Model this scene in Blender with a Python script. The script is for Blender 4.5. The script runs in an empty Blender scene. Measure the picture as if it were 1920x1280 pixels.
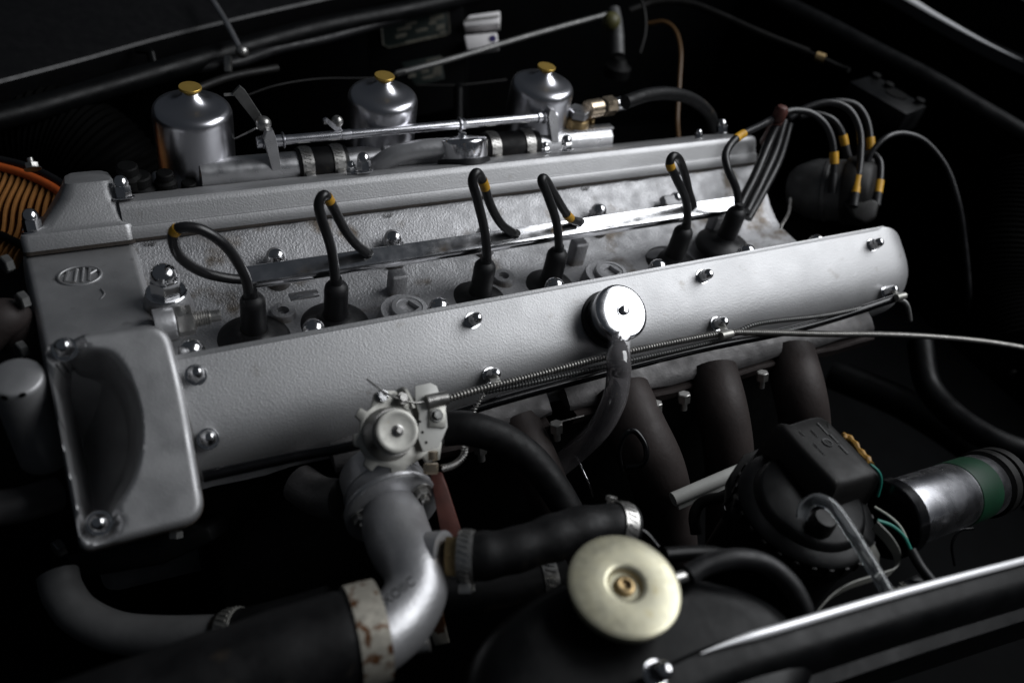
import bpy, bmesh, math, random
from mathutils import Vector, Matrix
random.seed(7)
S = 0.01                       # all modelling below is in centimetres, scaled to metres when linked
R = math.radians
scene = bpy.context.scene

# ------------------------------------------------------------------ camera
FPX = 1550.0                   # focal length in pixels of a 1920 px wide frame
_X = Vector((3240, 680, FPX)).normalized()          # engine axes seen from the camera (right, up, forward)
_N = Vector((570, 310, -FPX)); _N = (_N - _X * _N.dot(_X)).normalized()
_W = _X.cross(_N)
if _W.y < 0: _W = -_W
TN = R(36)
_Z = _N * math.cos(TN) + _W * math.sin(TN)
_Y = _W * math.cos(TN) - _N * math.sin(TN)
RIGHT = Vector((_X.x, _Y.x, _Z.x)); UP = Vector((_X.y, _Y.y, _Z.y)); FWD = Vector((_X.z, _Y.z, _Z.z))
def ray(px, py): return RIGHT * (px - 960) + UP * (640 - py) + FWD * FPX
CAM = -ray(370, 660) / FPX * 58.0
cd = bpy.data.cameras.new('camera'); cam = bpy.data.objects.new('camera', cd); scene.collection.objects.link(cam)
cd.sensor_width = 36; cd.lens = FPX / 1920 * 36
cd.clip_start = 0.02; cd.clip_end = 60
m3 = Matrix((RIGHT, UP, -FWD)).transposed()
cam.matrix_world = Matrix.Translation(CAM * S) @ m3.to_4x4()
cd.dof.use_dof = True; cd.dof.focus_distance = 0.71; cd.dof.aperture_fstop = 3.6
scene.camera = cam

# ------------------------------------------------------------------ world and light
w = bpy.data.worlds.new('World'); scene.world = w; w.use_nodes = True
bg = w.node_tree.nodes['Background']; bg.inputs[0].default_value = (0.75, 0.85, 1.0, 1); bg.inputs[1].default_value = 0.036
def area(name, loc, target, sx, sy, power, col=(1, 1, 1)):
    l = bpy.data.lights.new(name, 'AREA'); l.shape = 'RECTANGLE'; l.size = sx; l.size_y = sy; l.energy = power; l.color = col
    o = bpy.data.objects.new(name, l); scene.collection.objects.link(o)
    o.location = Vector(loc) * S
    o.rotation_euler = (Vector(target) - Vector(loc)).to_track_quat('-Z', 'Y').to_euler()
    return o
area('doorway_light', (148, -28, 122), (34, 2, 0), 1.75, 1.05, 30.5, (0.95, 0.97, 1.0))
scene.view_settings.view_transform = 'Standard'; scene.view_settings.look = 'None'
scene.view_settings.exposure = 0.0; scene.view_settings.gamma = 1

# ------------------------------------------------------------------ placing helpers
WN = Vector((0, math.cos(TN), math.sin(TN)))        # across the near cam cover, up its slope
NN = Vector((0, -math.sin(TN), math.cos(TN)))       # normal of the near cam cover
TF = R(27)
VF = Vector((0, math.cos(TF), -math.sin(TF)))       # across the far cam cover, away
NF = Vector((0, math.sin(TF), math.cos(TF)))        # normal of the far cam cover
ZZ = Vector((0, 0, 1)); XX = Vector((1, 0, 0)); YY = Vector((0, 1, 0))
def V(*a): return Vector(a)
def pl(px, py, p, n):
    d = ray(px, py); s = (p - CAM).dot(n) / d.dot(n); return CAM + d * s
def U(px, py, **k):
    if 'd' in k: return CAM + ray(px, py) * (k['d'] / FPX)
    if 'z' in k: return pl(px, py, V(0, 0, k['z']), ZZ)
    if 'y' in k: return pl(px, py, V(0, k['y'], 0), YY)
    if 'x' in k: return pl(px, py, V(k['x'], 0, 0), XX)
    if 'w' in k: return pl(px, py, NN * k['w'], NN)
def P(pts, key='d'): return [U(a, b, **{key: c}) for a, b, c in pts]
def cv(x, u, n): return V(x, 0, 0) + WN * u + NN * n          # near cover coordinates
G0 = V(0, 16.7, -2.0)
def fc(x, s, h): return G0 + V(x, 0, 0) + VF * s + NF * h       # far cover coordinates

# ------------------------------------------------------------------ materials
def mat(name, col, metal=0.0, rough=0.5, bump=0, bscale=300, var=0.0, vscale=60, col2=None, spec=0.5, coat=0.0,
        rvar=0.0, trans=0.0, alpha=1.0, speck=0.0, bdist=0.0006, ramp=(0.35, 0.7), dirt=None, emit=None):
    m = bpy.data.materials.new(name); m.use_nodes = True; nt = m.node_tree; N = nt.nodes; L = nt.links
    b = N['Principled BSDF']
    b.inputs['Base Color'].default_value = (*col, 1); b.inputs['Metallic'].default_value = metal
    b.inputs['Roughness'].default_value = rough; b.inputs['Specular IOR Level'].default_value = spec
    b.inputs['Coat Weight'].default_value = coat; b.inputs['Coat Roughness'].default_value = 0.08
    b.inputs['Transmission Weight'].default_value = trans; b.inputs['Alpha'].default_value = alpha
    tc = N.new('ShaderNodeTexCoord')
    def noise(scale, det=4, off=0):
        n = N.new('ShaderNodeTexNoise'); n.inputs['Scale'].default_value = scale; n.inputs['Detail'].default_value = det
        mp = N.new('ShaderNodeMapping'); mp.inputs['Location'].default_value = (off, off * .7, off * .3)
        L.new(tc.outputs['Object'], mp.inputs[0]); L.new(mp.outputs[0], n.inputs['Vector']); return n
    if var or col2:
        n = noise(vscale, 6, 1.3); r = N.new('ShaderNodeValToRGB')
        c2 = col2 if col2 else tuple(c * (1 - var) for c in col)
        r.color_ramp.elements[0].position = ramp[0]; r.color_ramp.elements[1].position = ramp[1]
        r.color_ramp.elements[0].color = (*c2, 1); r.color_ramp.elements[1].color = (*col, 1)
        L.new(n.outputs[0], r.inputs[0]); last = r.outputs[0]
        if dirt:                                       # (colour, scale, threshold): blotches of grime with their own shape
            n2 = noise(dirt[1], 8, 4.1); r2 = N.new('ShaderNodeValToRGB')
            r2.color_ramp.elements[0].position = dirt[2]; r2.color_ramp.elements[1].position = dirt[2] + .12
            r2.color_ramp.elements[0].color = (0, 0, 0, 1); r2.color_ramp.elements[1].color = (1, 1, 1, 1)
            mx = N.new('ShaderNodeMixRGB'); mx.inputs[2].default_value = (*dirt[0], 1)
            L.new(n2.outputs[0], r2.inputs[0]); L.new(r2.outputs[0], mx.inputs[0]); L.new(last, mx.inputs[1]); last = mx.outputs[0]
        L.new(last, b.inputs['Base Color'])
    if rvar:
        n = noise(vscale * 1.7, 5, 2.2); mr = N.new('ShaderNodeMapRange')
        mr.inputs['From Min'].default_value = .3; mr.inputs['From Max'].default_value = .7
        mr.inputs['To Min'].default_value = max(0.02, rough - rvar); mr.inputs['To Max'].default_value = rough + rvar
        L.new(n.outputs[0], mr.inputs[0]); L.new(mr.outputs[0], b.inputs['Roughness'])
    if bump:
        n = noise(bscale, 3, 3.3); bp = N.new('ShaderNodeBump'); bp.inputs['Strength'].default_value = bump
        bp.inputs['Distance'].default_value = bdist
        L.new(n.outputs[0], bp.inputs['Height']); L.new(bp.outputs[0], b.inputs['Normal'])
    if emit:
        b.inputs['Emission Color'].default_value = (*emit[:3], 1); b.inputs['Emission Strength'].default_value = emit[3]
    return m
M = {
 'paint': mat('crackle_silver_paint', (.45, .45, .455), .74, .50, .45, 620, .08, 25, rvar=.025, bdist=.0005, dirt=((.33, .32, .31), 70, .66)),
 'paint2': mat('smooth_silver_paint', (.44, .44, .445), .74, .47, .3, 700, .15, 30, rvar=.08, bdist=.0003, dirt=((.2, .19, .18), 55, .64)),
 'cast': mat('rough_cast_aluminium', (.42, .42, .43), .7, .5, .8, 520, .25, 45, rvar=.1, bdist=.0007, dirt=((.14, .12, .10), 30, .56)),
 'cast_dark': mat('weathered_casting', (.125, .12, .12), .45, .5, .35, 420, .4, 60, rvar=.1, bdist=.0008, dirt=((.09, .07, .06), 130, .66)),
 'chrome': mat('chrome', (.80, .80, .82), 1, .17, .05, 60, bdist=.0006, rvar=.04, var=.1),
 'nut': mat('polished_steel', (.72, .72, .73), 1, .16, rvar=.06, var=.12, vscale=90),
 'steel': mat('dull_steel', (.48, .47, .45), .9, .34, .3, 300, .3, 120, rvar=.1, bdist=.0003),
 'alu': mat('polished_aluminium', (.66, .66, .69), 1, .27, .06, 150, .10, 40, rvar=.04, bdist=.0002),
 'alu_pipe': mat('satin_aluminium', (.55, .55, .56), .9, .33, .15, 260, .2, 50, rvar=.08, bdist=.0003),
 'alu_cast': mat('satin_cast_aluminium', (.46, .46, .47), .7, .42, .45, 300, .10, 40, rvar=.05, bdist=.0005),
 'zinc': mat('zinc_plate', (.38, .375, .345), .7, .42, .25, 200, .25, 70, rvar=.1, bdist=.0003, dirt=((.25, .18, .08), 90, .68)),
 'cap_zinc': mat('yellow_passivated_zinc', (.56, .53, .38), .6, .36, .1, 120, rvar=.06, col2=(.50, .48, .36), vscale=110, bdist=.0003, dirt=((.42, .36, .18), 45, .66)),
 'gold': mat('brass_gold', (.75, .50, .12), .75, .38, .1, 200, .15, 80),
 'brass': mat('tarnished_brass', (.50, .36, .18), .85, .4, .2, 200, .4, 90, rvar=.1),
 'brass_lt': mat('bright_brass_union', (.66, .54, .40), .9, .3, .15, 200, .3, 90, rvar=.1),
 'rubber': mat('black_rubber', (.009, .009, .010), 0, .48, spec=.35, bump=.25, bscale=300, var=.3, vscale=60, rvar=.1, bdist=.0003), 
 'hose': mat('black_hose', (.006, .006, .0065), 0, .55, .5, 160, .4, 60, spec=.22, rvar=.12, bdist=.0004, dirt=((.035, .028, .02), 30, .62)),
 'lead': mat('black_ignition_cable', (.011, .011, .012), 0, .36, .2, 200, bdist=.0002, rvar=.08, var=.2),
 'yellow': mat('yellow_sleeve', (.72, .38, .02), 0, .5, .2, 200, .35, 120, bdist=.0002),
 'black': mat('satin_black_paint', (.003, .0032, .0035), 0, .42, .3, 200, .3, 30, spec=.16, rvar=.1, bdist=.0003),
 'gloss': mat('gloss_black_paint', (.003, .003, .0035), 0, .22, .1, 60, spec=.35, coat=.0, rvar=.05, var=.2, bdist=.0002),
 'bay': mat('matt_black_bay', (.0015, .0017, .002), 0, .7, .4, 120, .4, 20, spec=.05, bdist=.0006),
 'plastic': mat('matt_black_plastic', (.009, .0085, .008), 0, .5, spec=.25, bump=.35, bscale=500, var=.3, vscale=50, rvar=.08, bdist=.0002),
 'plastic_rec': mat('stamped_black_plastic', (.006, .006, .006), 0, .5),
 'exhaust': mat('brown_grey_exhaust_coating', (.042, .033, .031), .1, .6, spec=.3, bump=.5, bscale=220, var=.35, vscale=30, rvar=.08, bdist=.0005),
 'rust': mat('rusty_zinc', (.50, .47, .40), .6, .42, .4, 160, rvar=.15, col2=(.15, .065, .025), vscale=120, ramp=(.40, .475), bdist=.0004),
 'clearhose': mat('smoky_clear_tube', (.40, .38, .39), 0, .07, .15, 40, trans=.7, coat=1, var=.2, bdist=.0004),
 'clear': mat('clear_vinyl_tube', (.85, .88, .9), 0, .04, trans=.93),
 'orange': mat('orange_rubber', (.62, .12, .02), 0, .5, .2, 200, .2, 60),
 'pleat': mat('oiled_filter_paper', (.42, .18, .045), 0, .7, .4, 400, .3, 80),
 'gasket': mat('dark_gasket', (.035, .026, .02), 0, .7, .5, 300, .4, 80),
 'redbrown': mat('red_oxide_coating', (.10, .032, .024), .1, .5, .3, 200, .4, 70),
 'white': mat('off_white_enamel', (.54, .54, .51), 0, .35, .1, 120, .1, 60, rvar=.08),
 'strip': mat('grey_strap', (.30, .30, .27), 0, .5, var=.2),
 'bottle': mat('white_paper_label', (.86, .84, .84), 0, .5, var=.1),
 'ink': mat('blue_ink', (.03, .02, .12), 0, .6),
 'print': mat('aged_label_print', (.12, .115, .09), 0, .6, .2, 200, .6, 160),
 'plate': mat('dark_green_label_ground', (.012, .02, .017), 0, .45, var=.4),
 'green': mat('green_sleeve', (.002, .035, .014), 0, .45, var=.3),
 'teal': mat('teal_wire', (.02, .22, .17), 0, .45),
 'cream': mat('cream_wire', (.42, .43, .37), 0, .45),
 'wire_y': mat('yellow_tape', (.42, .22, .03), 0, .5, var=.5, vscale=200),
 'wire_o': mat('amber_pipe', (.07, .035, .01), 0, .4),
 'blue': mat('blue_connector', (.01, .04, .12), 0, .4),
 'duct': mat('dull_black_duct', (.0012, .0012, .0012), 0, .7, spec=.03),
 'amber_dk': mat('dark_amber', (.02, .009, .004), 0, .7, spec=.1),
 'dist': mat('grimy_grey_alloy', (.10, .10, .10), .4, .5, .4, 200, .4, 50, rvar=.1, bdist=.0004),
 'block': mat('oily_black_block', (.006, .006, .006), 0, .6, .8, 200, .4, 40, spec=.12, bdist=.0008),
 'spun': mat('spun_aluminium', (.56, .56, .59), 1, .28),
 'greypipe': mat('grey_painted_pipe', (.13, .13, .13), .3, .5, .2, 200, .2, 50),
 'dimsteel': mat('dim_grey_steel', (.20, .20, .195), .8, .45, .2, 200, .3, 80, rvar=.1),
 'wing': mat('black_coachwork', (.004, .004, .0045), 0, .40, .05, 60, spec=.3, rvar=.05, bdist=.0002),
 'olive': mat('olive_plastic', (.07, .065, .02), 0, .5),
 'cablesteel': mat('weathered_cable_armour', (.34, .33, .31), .85, .38, .2, 300, .3, 120, rvar=.1),
 'edge': mat('painted_highlight', (.86, .86, .87), .35, .33),  # pale colour standing in for gloss highlights on black rail and wing
 'dark': mat('black_recess', (.002, .002, .002), 0, .8, spec=.1),
}

# ------------------------------------------------------------------ mesh helpers
def axes(a):
    a = a.normalized(); t = ZZ if abs(a.z) < .9 else XX
    u = a.cross(t).normalized(); return a, u, a.cross(u).normalized()
def spline(pts, n=10, closed=False):
    out = []; k = len(pts)
    if k == 2: return [pts[0].lerp(pts[1], i / n) for i in range(n + 1)]
    for i in range(k if closed else k - 1):
        if closed: p0, p1, p2, p3 = (pts[(i + j - 1) % k] for j in range(4))
        else:
            p1, p2 = pts[i], pts[i + 1]
            p0 = pts[i - 1] if i else p1 * 2 - p2
            p3 = pts[i + 2] if i + 2 < k else p2 * 2 - p1
        for j in range(n):
            t = j / n
            out.append(.5 * ((2 * p1) + (p2 - p0) * t + (2 * p0 - 5 * p1 + 4 * p2 - p3) * t * t + (3 * p1 - p0 - 3 * p2 + p3) * t ** 3))
    if not closed: out.append(pts[-1].copy())
    return out
def resample(pts, step):
    out = [pts[0].copy()]; acc = 0
    for a, b in zip(pts, pts[1:]):
        L = (b - a).length
        if L < 1e-9: continue
        t = step - acc
        while t <= L: out.append(a.lerp(b, t / L)); t += step
        acc = L - (t - step)
    return out
class MB:
    def __init__(s): s.v = []; s.f = []; s.mi = []; s.cur = 0
    def ringloft(s, rings, close=True, cap0=True, cap1=True):
        b = len(s.v); n = len(rings[0])
        for r in rings: s.v += [p.copy() for p in r]
        for i in range(len(rings) - 1):
            for j in range(n if close else n - 1):
                k = (j + 1) % n
                s.f.append((b + i * n + j, b + i * n + k, b + (i + 1) * n + k, b + (i + 1) * n + j)); s.mi.append(s.cur)
        if cap0: s.f.append(tuple(b + j for j in reversed(range(n)))); s.mi.append(s.cur)
        if cap1: s.f.append(tuple(b + (len(rings) - 1) * n + j for j in range(n))); s.mi.append(s.cur)
        return s
    def tube(s, pts, r, seg=12, caps=True, sub=8, raw=False, rf=None):
        if not raw: pts = spline(pts, sub)
        rings = []; a = (pts[1] - pts[0]).normalized(); _, u, _ = axes(a)
        for i, p in enumerate(pts):
            t = (pts[min(i + 1, len(pts) - 1)] - pts[max(i - 1, 0)]).normalized()
            u = (u - t * u.dot(t)).normalized(); v = t.cross(u)
            rr = rf(i / (len(pts) - 1), i) if rf else r
            rings.append([p + (u * math.cos(6.28319 * k / seg) + v * math.sin(6.28319 * k / seg)) * rr for k in range(seg)])
        return s.ringloft(rings, True, caps, caps)
    def lathe(s, o, a, prof, seg=32, caps=True, flat=None):
        a, u, v = axes(a) if flat is None else (a.normalized(), flat, a.normalized().cross(flat))
        rings = [[o + a * h + (u * math.cos(2 * math.pi * k / seg) + v * math.sin(2 * math.pi * k / seg)) * r for k in range(seg)] for r, h in prof]
        return s.ringloft(rings, True, caps, caps)
    def cyl(s, o, a, r, h, seg=24): return s.lathe(o, a, [(r * .96, 0), (r, r * .04), (r, h - r * .05), (r * .95, h)], seg)
    def prism(s, poly, d, bev=0, seg=2):
        bm = bmesh.new(); vs = [bm.verts.new(p) for p in poly]; f = bm.faces.new(vs)
        e = bmesh.ops.extrude_face_region(bm, geom=[f]); bmesh.ops.translate(bm, vec=d, verts=[x for x in e['geom'] if isinstance(x, bmesh.types.BMVert)])
        bmesh.ops.recalc_face_normals(bm, faces=bm.faces)
        if bev: bmesh.ops.bevel(bm, geom=list(bm.edges), offset=bev, segments=seg, profile=.5, affect='EDGES', clamp_overlap=True)
        return s.bm(bm)
    def bm(s, bm):
        b = len(s.v); bm.verts.ensure_lookup_table(); bm.verts.index_update()
        s.v += [v.co.copy() for v in bm.verts]
        for f in bm.faces: s.f.append(tuple(b + v.index for v in f.verts)); s.mi.append(s.cur)
        bm.free(); return s
    def box(s, c, ax, half, bev=0, seg=2):
        a, b, d = ax; hx, hy, hz = half
        q = [c - a * hx - b * hy - d * hz, c + a * hx - b * hy - d * hz, c + a * hx + b * hy - d * hz, c - a * hx + b * hy - d * hz]
        return s.prism(q, d * 2 * hz, bev, seg)
    def sphere(s, c, r, seg=16, sq=(1, 1, 1)):
        n = seg // 2; rings = []
        for i in range(1, n):
            t = math.pi * i / n
            rings.append([c + V(r * sq[0] * math.sin(t) * math.cos(6.28319 * k / seg), r * sq[1] * math.sin(t) * math.sin(6.28319 * k / seg), r * sq[2] * math.cos(t)) for k in range(seg)])
        return s.ringloft(rings)
def subthing(name, loc, label, parent):
    o = bpy.data.objects.new(name, None); scene.collection.objects.link(o); o.empty_display_size = .02
    o.location = (loc - Vector(parent['_o_'])) * S; o.parent = parent; o['_o_'] = list(loc); o['label'] = label
    return o
def thing(name, loc, label, cat, group=None):
    o = bpy.data.objects.new(name, None); scene.collection.objects.link(o); o.location = loc * S; o.empty_display_size = .02
    o['_o_'] = list(loc); o['label'] = label; o['category'] = cat
    if group: o['group'] = group
    return o
def tag(o, label=None, cat=None, group=None, kind=None):
    if label: o['label'] = label
    if cat: o['category'] = cat
    if group: o['group'] = group
    if kind: o['kind'] = kind
    return o
def build(s, name, m, parent=None, angle=38, origin=None):
    me = bpy.data.meshes.new(name)
    base = V(0, 0, 0) if parent is None else Vector(parent['_o_'])
    if origin is None:
        c = V(0, 0, 0)
        for p in s.v: c += p
        origin = c / max(1, len(s.v))
    me.from_pydata([(p - origin) * S for p in s.v], [], s.f)
    for mm in (m if isinstance(m, (list, tuple)) else [m]): me.materials.append(M[mm])
    if isinstance(m, (list, tuple)): me.polygons.foreach_set('material_index', s.mi)
    b = bmesh.new(); b.from_mesh(me); bmesh.ops.recalc_face_normals(b, faces=b.faces); b.to_mesh(me); b.free()
    me.polygons.foreach_set('use_smooth', [True] * len(me.polygons))
    me.set_sharp_from_angle(angle=R(angle)); me.update()
    ob = bpy.data.objects.new(name, me); scene.collection.objects.link(ob)
    ob.location = (origin - base) * S; ob['_o_'] = list(origin)
    if parent is not None: ob.parent = parent
    return ob
MB.build = build
def inst(src, name, loc, axis, parent, spin=0, scale=1):
    """a copy of a small part (built round the origin, axis +Z) set at loc along axis"""
    o = bpy.data.objects.new(name, src); scene.collection.objects.link(o)
    base = Vector(parent['_o_']) if parent is not None else V(0, 0, 0)
    a, u, v = axes(axis); rot = Matrix((u, a.cross(u), a)).transposed()
    o.matrix_basis = Matrix.Translation((loc - base) * S) @ rot.to_4x4() @ Matrix.Rotation(spin, 4, 'Z') @ Matrix.Scale(scale, 4)
    o['_o_'] = list(loc)
    if parent is not None: o.parent = parent
    return o
def proto(mb, name, m, angle=35):
    o = mb.build(name, m, None, angle, V(0, 0, 0)); me = o.data; bpy.data.objects.remove(o); return me
def text(s, size, o, right, up, depth, name, m, parent, sx=1):
    c = bpy.data.curves.new('t', 'FONT'); c.body = s; c.size = 1; c.extrude = .5; c.align_x = 'CENTER'; c.align_y = 'CENTER'; c.resolution_u = 3
    t = bpy.data.objects.new('t', c); scene.collection.objects.link(t)
    me = bpy.data.meshes.new_from_object(t.evaluated_get(bpy.context.evaluated_depsgraph_get()))
    bpy.data.objects.remove(t); n = right.cross(up).normalized()
    mb = MB(); mb.v = [o + right * v.co.x * size * sx + up * v.co.y * size + n * v.co.z * depth for v in me.vertices]
    mb.f = [tuple(p.vertices) for p in me.polygons]; mb.mi = [0] * len(mb.f)
    bpy.data.meshes.remove(me); bpy.data.curves.remove(c)
    return mb.build(name, m, parent, 30)

# small fasteners, built round the origin in cm
b = MB(); b.cyl(V(0, 0, 0), ZZ, .78, .12, 24)
b.lathe(V(0, 0, .1), ZZ, [(.55, 0), (.6, .05), (.6, .75), (.56, .8)], 6)
b.lathe(V(0, 0, .85), ZZ, [(.52, 0), (.54, .1), (.52, .35), (.45, .55), (.33, .70), (.2, .78), (.16, .79)], 20)
NUT = proto(b, 'acorn_nut', 'nut')
b = MB(); b.lathe(V(0, 0, 0), ZZ, [(.135, 0), (.135, .05)], 12)
DOT = proto(b, 'nut_hole', 'dark')
b = MB(); b.cyl(V(0, 0, 0), ZZ, 1.25, .14, 28)
b.lathe(V(0, 0, .12), ZZ, [(.88, 0), (.95, .06), (.95, 1.0), (.9, 1.08)], 6)
b.lathe(V(0, 0, 1.16), ZZ, [(.84, 0), (.84, .12), (.8, .4), (.66, .68), (.45, .86), (.2, .95), (.05, .97)], 22)
BIGNUT = proto(b, 'domed_head_nut', 'nut')
b = MB(); b.cyl(V(0, 0, 0), ZZ, .7, .1, 20); b.lathe(V(0, 0, .1), ZZ, [(.5, 0), (.55, .05), (.55, .42), (.5, .48)], 6); b.cyl(V(0, 0, .5), ZZ, .28, .5, 12)
STUD = proto(b, 'stud_nut', 'steel')
b = MB(); b.lathe(V(0, 0, 0), ZZ, [(.42, 0), (.5, .05), (.5, .75), (.42, .8)], 6); b.cyl(V(0, 0, .8), ZZ, .26, .7, 12)
HANG = proto(b, 'flange_nut', 'steel')
b = MB(); b.lathe(V(0, 0, 0), ZZ, [(.52, 0), (.58, .05), (.58, .45), (.5, .52)], 6)
BOLT = proto(b, 'hex_bolt', 'dimsteel')
b = MB(); b.lathe(V(0, 0, -.8), ZZ, [(.75, 0), (.75, .6), (.52, .8), (.58, .85), (.58, 1.25), (.5, 1.32)], 12)
DBOLT = proto(b, 'dark_bolt', 'block')

def clamp(parent, c, a, r, wd=1.1, sdir=None, m='steel', label=None):
    """worm-drive hose clamp: slotted band as a part, its screw as a sub-part"""
    a, u, v = axes(a); h = wd / 2
    b = MB(); b.lathe(c - a * h, a, [(r, 0), (r + .07, .02), (r + .09, wd * .5), (r + .07, wd - .02), (r, wd)], 40, False)
    n = max(12, int(r * 2 * math.pi / .36))
    for k in range(n):
        t = 2 * math.pi * k / n; d = u * math.cos(t) + v * math.sin(t); tt = a.cross(d)
        b.box(c + d * (r + .1), ((a * .93 + tt * .36).normalized(), tt, d), (h * .62, .07, .045))
    ob = b.build('hose_clamp', m, parent)
    if label: ob['label'] = label
    if sdir is not None:
        d = (sdir - a * sdir.dot(a)).normalized(); tt = a.cross(d)
        s = MB(); s.box(c + d * (r + .3), (a, tt, d), (h * .8, .75, .3), .08)
        s.cyl(c + d * (r + .42) + tt * .5, tt, .3, .75, 14); s.lathe(c + d * (r + .42) + tt * 1.2, tt, [(.36, 0), (.42, .05), (.42, .3), (.36, .36)], 6)
        s.build('clamp_screw', m, ob)
    return ob

# ================================================================== ENGINE
eng = thing('engine', V(30, 6, -30), 'silver painted twin cam straight six engine block filling the middle of the bay', 'engine')
def rrect(x0, x1, u0, u1, r, n=7):
    out = []
    for cx, cu, a0 in ((x1 - r, u1 - r, 0), (x0 + r, u1 - r, 90), (x0 + r, u0 + r, 180), (x1 - r, u0 + r, 270)):
        for k in range(n): t = R(a0 + 90 * k / (n - 1)); out.append((cx + r * math.cos(t), cu + r * math.sin(t)))
    return out
def rpoly(pts, rad, n=8):
    out = []; k = len(pts)
    for i in range(k):
        p = Vector(pts[i]); a = Vector(pts[i - 1]) - p; c = Vector(pts[(i + 1) % k]) - p
        r = rad[i] if isinstance(rad, (list, tuple)) else rad
        p0 = p + a.normalized() * min(r, a.length * .48); p1 = p + c.normalized() * min(r, c.length * .48)
        for j in range(n): t = j / (n - 1); out.append(tuple(p0 * (1 - t) ** 2 + p * 2 * t * (1 - t) + p1 * t * t))
    return out
# --- cylinder head: one casting, section in (y, z) run along x
sec = [(.3, -1.0), (.8, -2.6), (1.5, -4.8), (2.6, -6.0), (4.2, -6.4), (9.4, -6.4), (10.8, -6.0), (12.2, -5.1), (14, -3.8), (15.8, -2.6), (16.4, -2.24), (17.4, -2.2),
       (24, -6), (25, -9), (-5.0, -9), (-4.6, -8.0), (-3.6, -6), (-1.5, -3)]
b = MB(); rings = []
for i in range(0, 37):
    x = -2.5 + 68.5 * i / 36
    rings.append([V(x, y + .08 * math.sin(x * .9 + y * 2), z + .07 * math.sin(x * 1.3 + y)) for y, z in sec])
b.ringloft(rings); head = b.build('cylinder_head', 'cast', eng, 50)
b = MB(); b.prism([V(x, y, -9.02) for x, y in rrect(-1.8, 65, -4.2, 24, 1.5)], V(0, 0, -26), .4); b.build('engine_block', 'block', eng, 50)
# --- near (exhaust) cam cover
def cover_near():
    sc = [(.05, -4.4), (.05, -.14), (.02, -.05), (-.06, -.01), (-.3, .0), (-2.4, .03), (-3.5, .0), (-4.5, -.08), (-5.3, -.22), (-6.05, -.45), (-6.75, -.8), (-7.35, -1.22), (-7.9, -1.8), (-8.35, -2.45), (-8.65, -3.2), (-8.75, -4.4)]
    rings = []; xs = [-3, 10, 25, 40, 55, 66] + [68.6 + 4.75 * math.sin(R(a)) for a in (4, 12, 20, 28, 36, 44, 52, 60, 67, 74, 80, 85)]
    for x in xs:
        t = max(0, (x - 68.6) / 4.75); k = math.sqrt(max(0.0, 1 - t ** 2.05)); dr = 2.3 * t ** 3.2
        rings.append([cv(x, -4.35 + (u + 4.35) * k, (n - dr) if n > -4.3 else n) for u, n in sc])
    return MB().ringloft(rings, True, True, True)
cov = cover_near().build('cam_cover', 'paint', eng, 30)
cov['label'] = 'broad near cam cover facing the camera'
b = MB(); b.prism([cv(x, u, -1.2) for x, u in [(-1.5, .08), (-1.5, -.34), (68.2, -.34), (69.4, .02), (69.2, .08)]], NN * 1.21, .09, 2); b.build('cover_lip', 'paint', cov, 40)
for (bx, by) in [(367, 703), (390, 822), (886, 601), (922, 703), (1316, 519), (1347, 606), (1634, 460), (1669, 545)]:
    p = U(bx, by, w=0); u = p.dot(WN); n = 0.0
    if u < -4.8: n = -.25 if u > -6.3 else -.55
    p = cv(p.x, u, n - .05) 
    sc = .92 if bx > 500 else 1.0
    a = inst(NUT, 'acorn_nut', p, NN, cov, random.random() * 6, sc); 
# --- far (inlet) cam cover
sf = [(-.22, -.02), (-.26, .12), (-.26, .92), (-.2, 1.04), (-.02, 1.1), (.0, 1.2), (.04, 2.4), (.12, 2.75), (.32, 3.0), (.75, 3.15), (1.5, 3.18), (7.0, 2.9), (8.4, 2.5), (9.0, 1.8), (9.1, 0)]
b = MB(); rings = []
for x, k in [(-2.6, 1), (20, 1), (40, 1), (60, 1), (64.2, .99), (65.6, .93), (66.5, .82), (67.1, .64), (67.3, .4)]:
    rings.append([fc(x, 4.5 + (s_ - 4.5) * (1 if x < 64 else k), h * (1 if x < 64 else k ** .5)) for s_, h in sf])
b.ringloft(rings); covf = b.build('cam_cover', 'paint', eng, 30); covf['label'] = 'far cam cover seen edge on'
b = MB(); b.box(fc(32, -.1, -.11), (XX, VF, NF), (34.6, .14, .12)); b.build('cover_gasket', 'gasket', eng)
for (bx, by, sc, back) in [(232, 372, 1.15, .8), (660, 328, .8, 2), (684, 322, 1.1, 1.2), (1023, 287, .7, 2), (1063, 283, 1.0, 1.3), (1310, 261, .7, 2), (1353, 250, 1.0, 1.6)]:
    p = pl(bx, by, G0 + NF * 3.5, NF) if False else pl(bx, by, G0 + VF * back, -VF)
    h = (p - G0).dot(NF); p = fc(p.x, back, min(3.5, h))
    inst(NUT, 'acorn_nut', p, NF, covf, random.random() * 6, sc)
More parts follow.
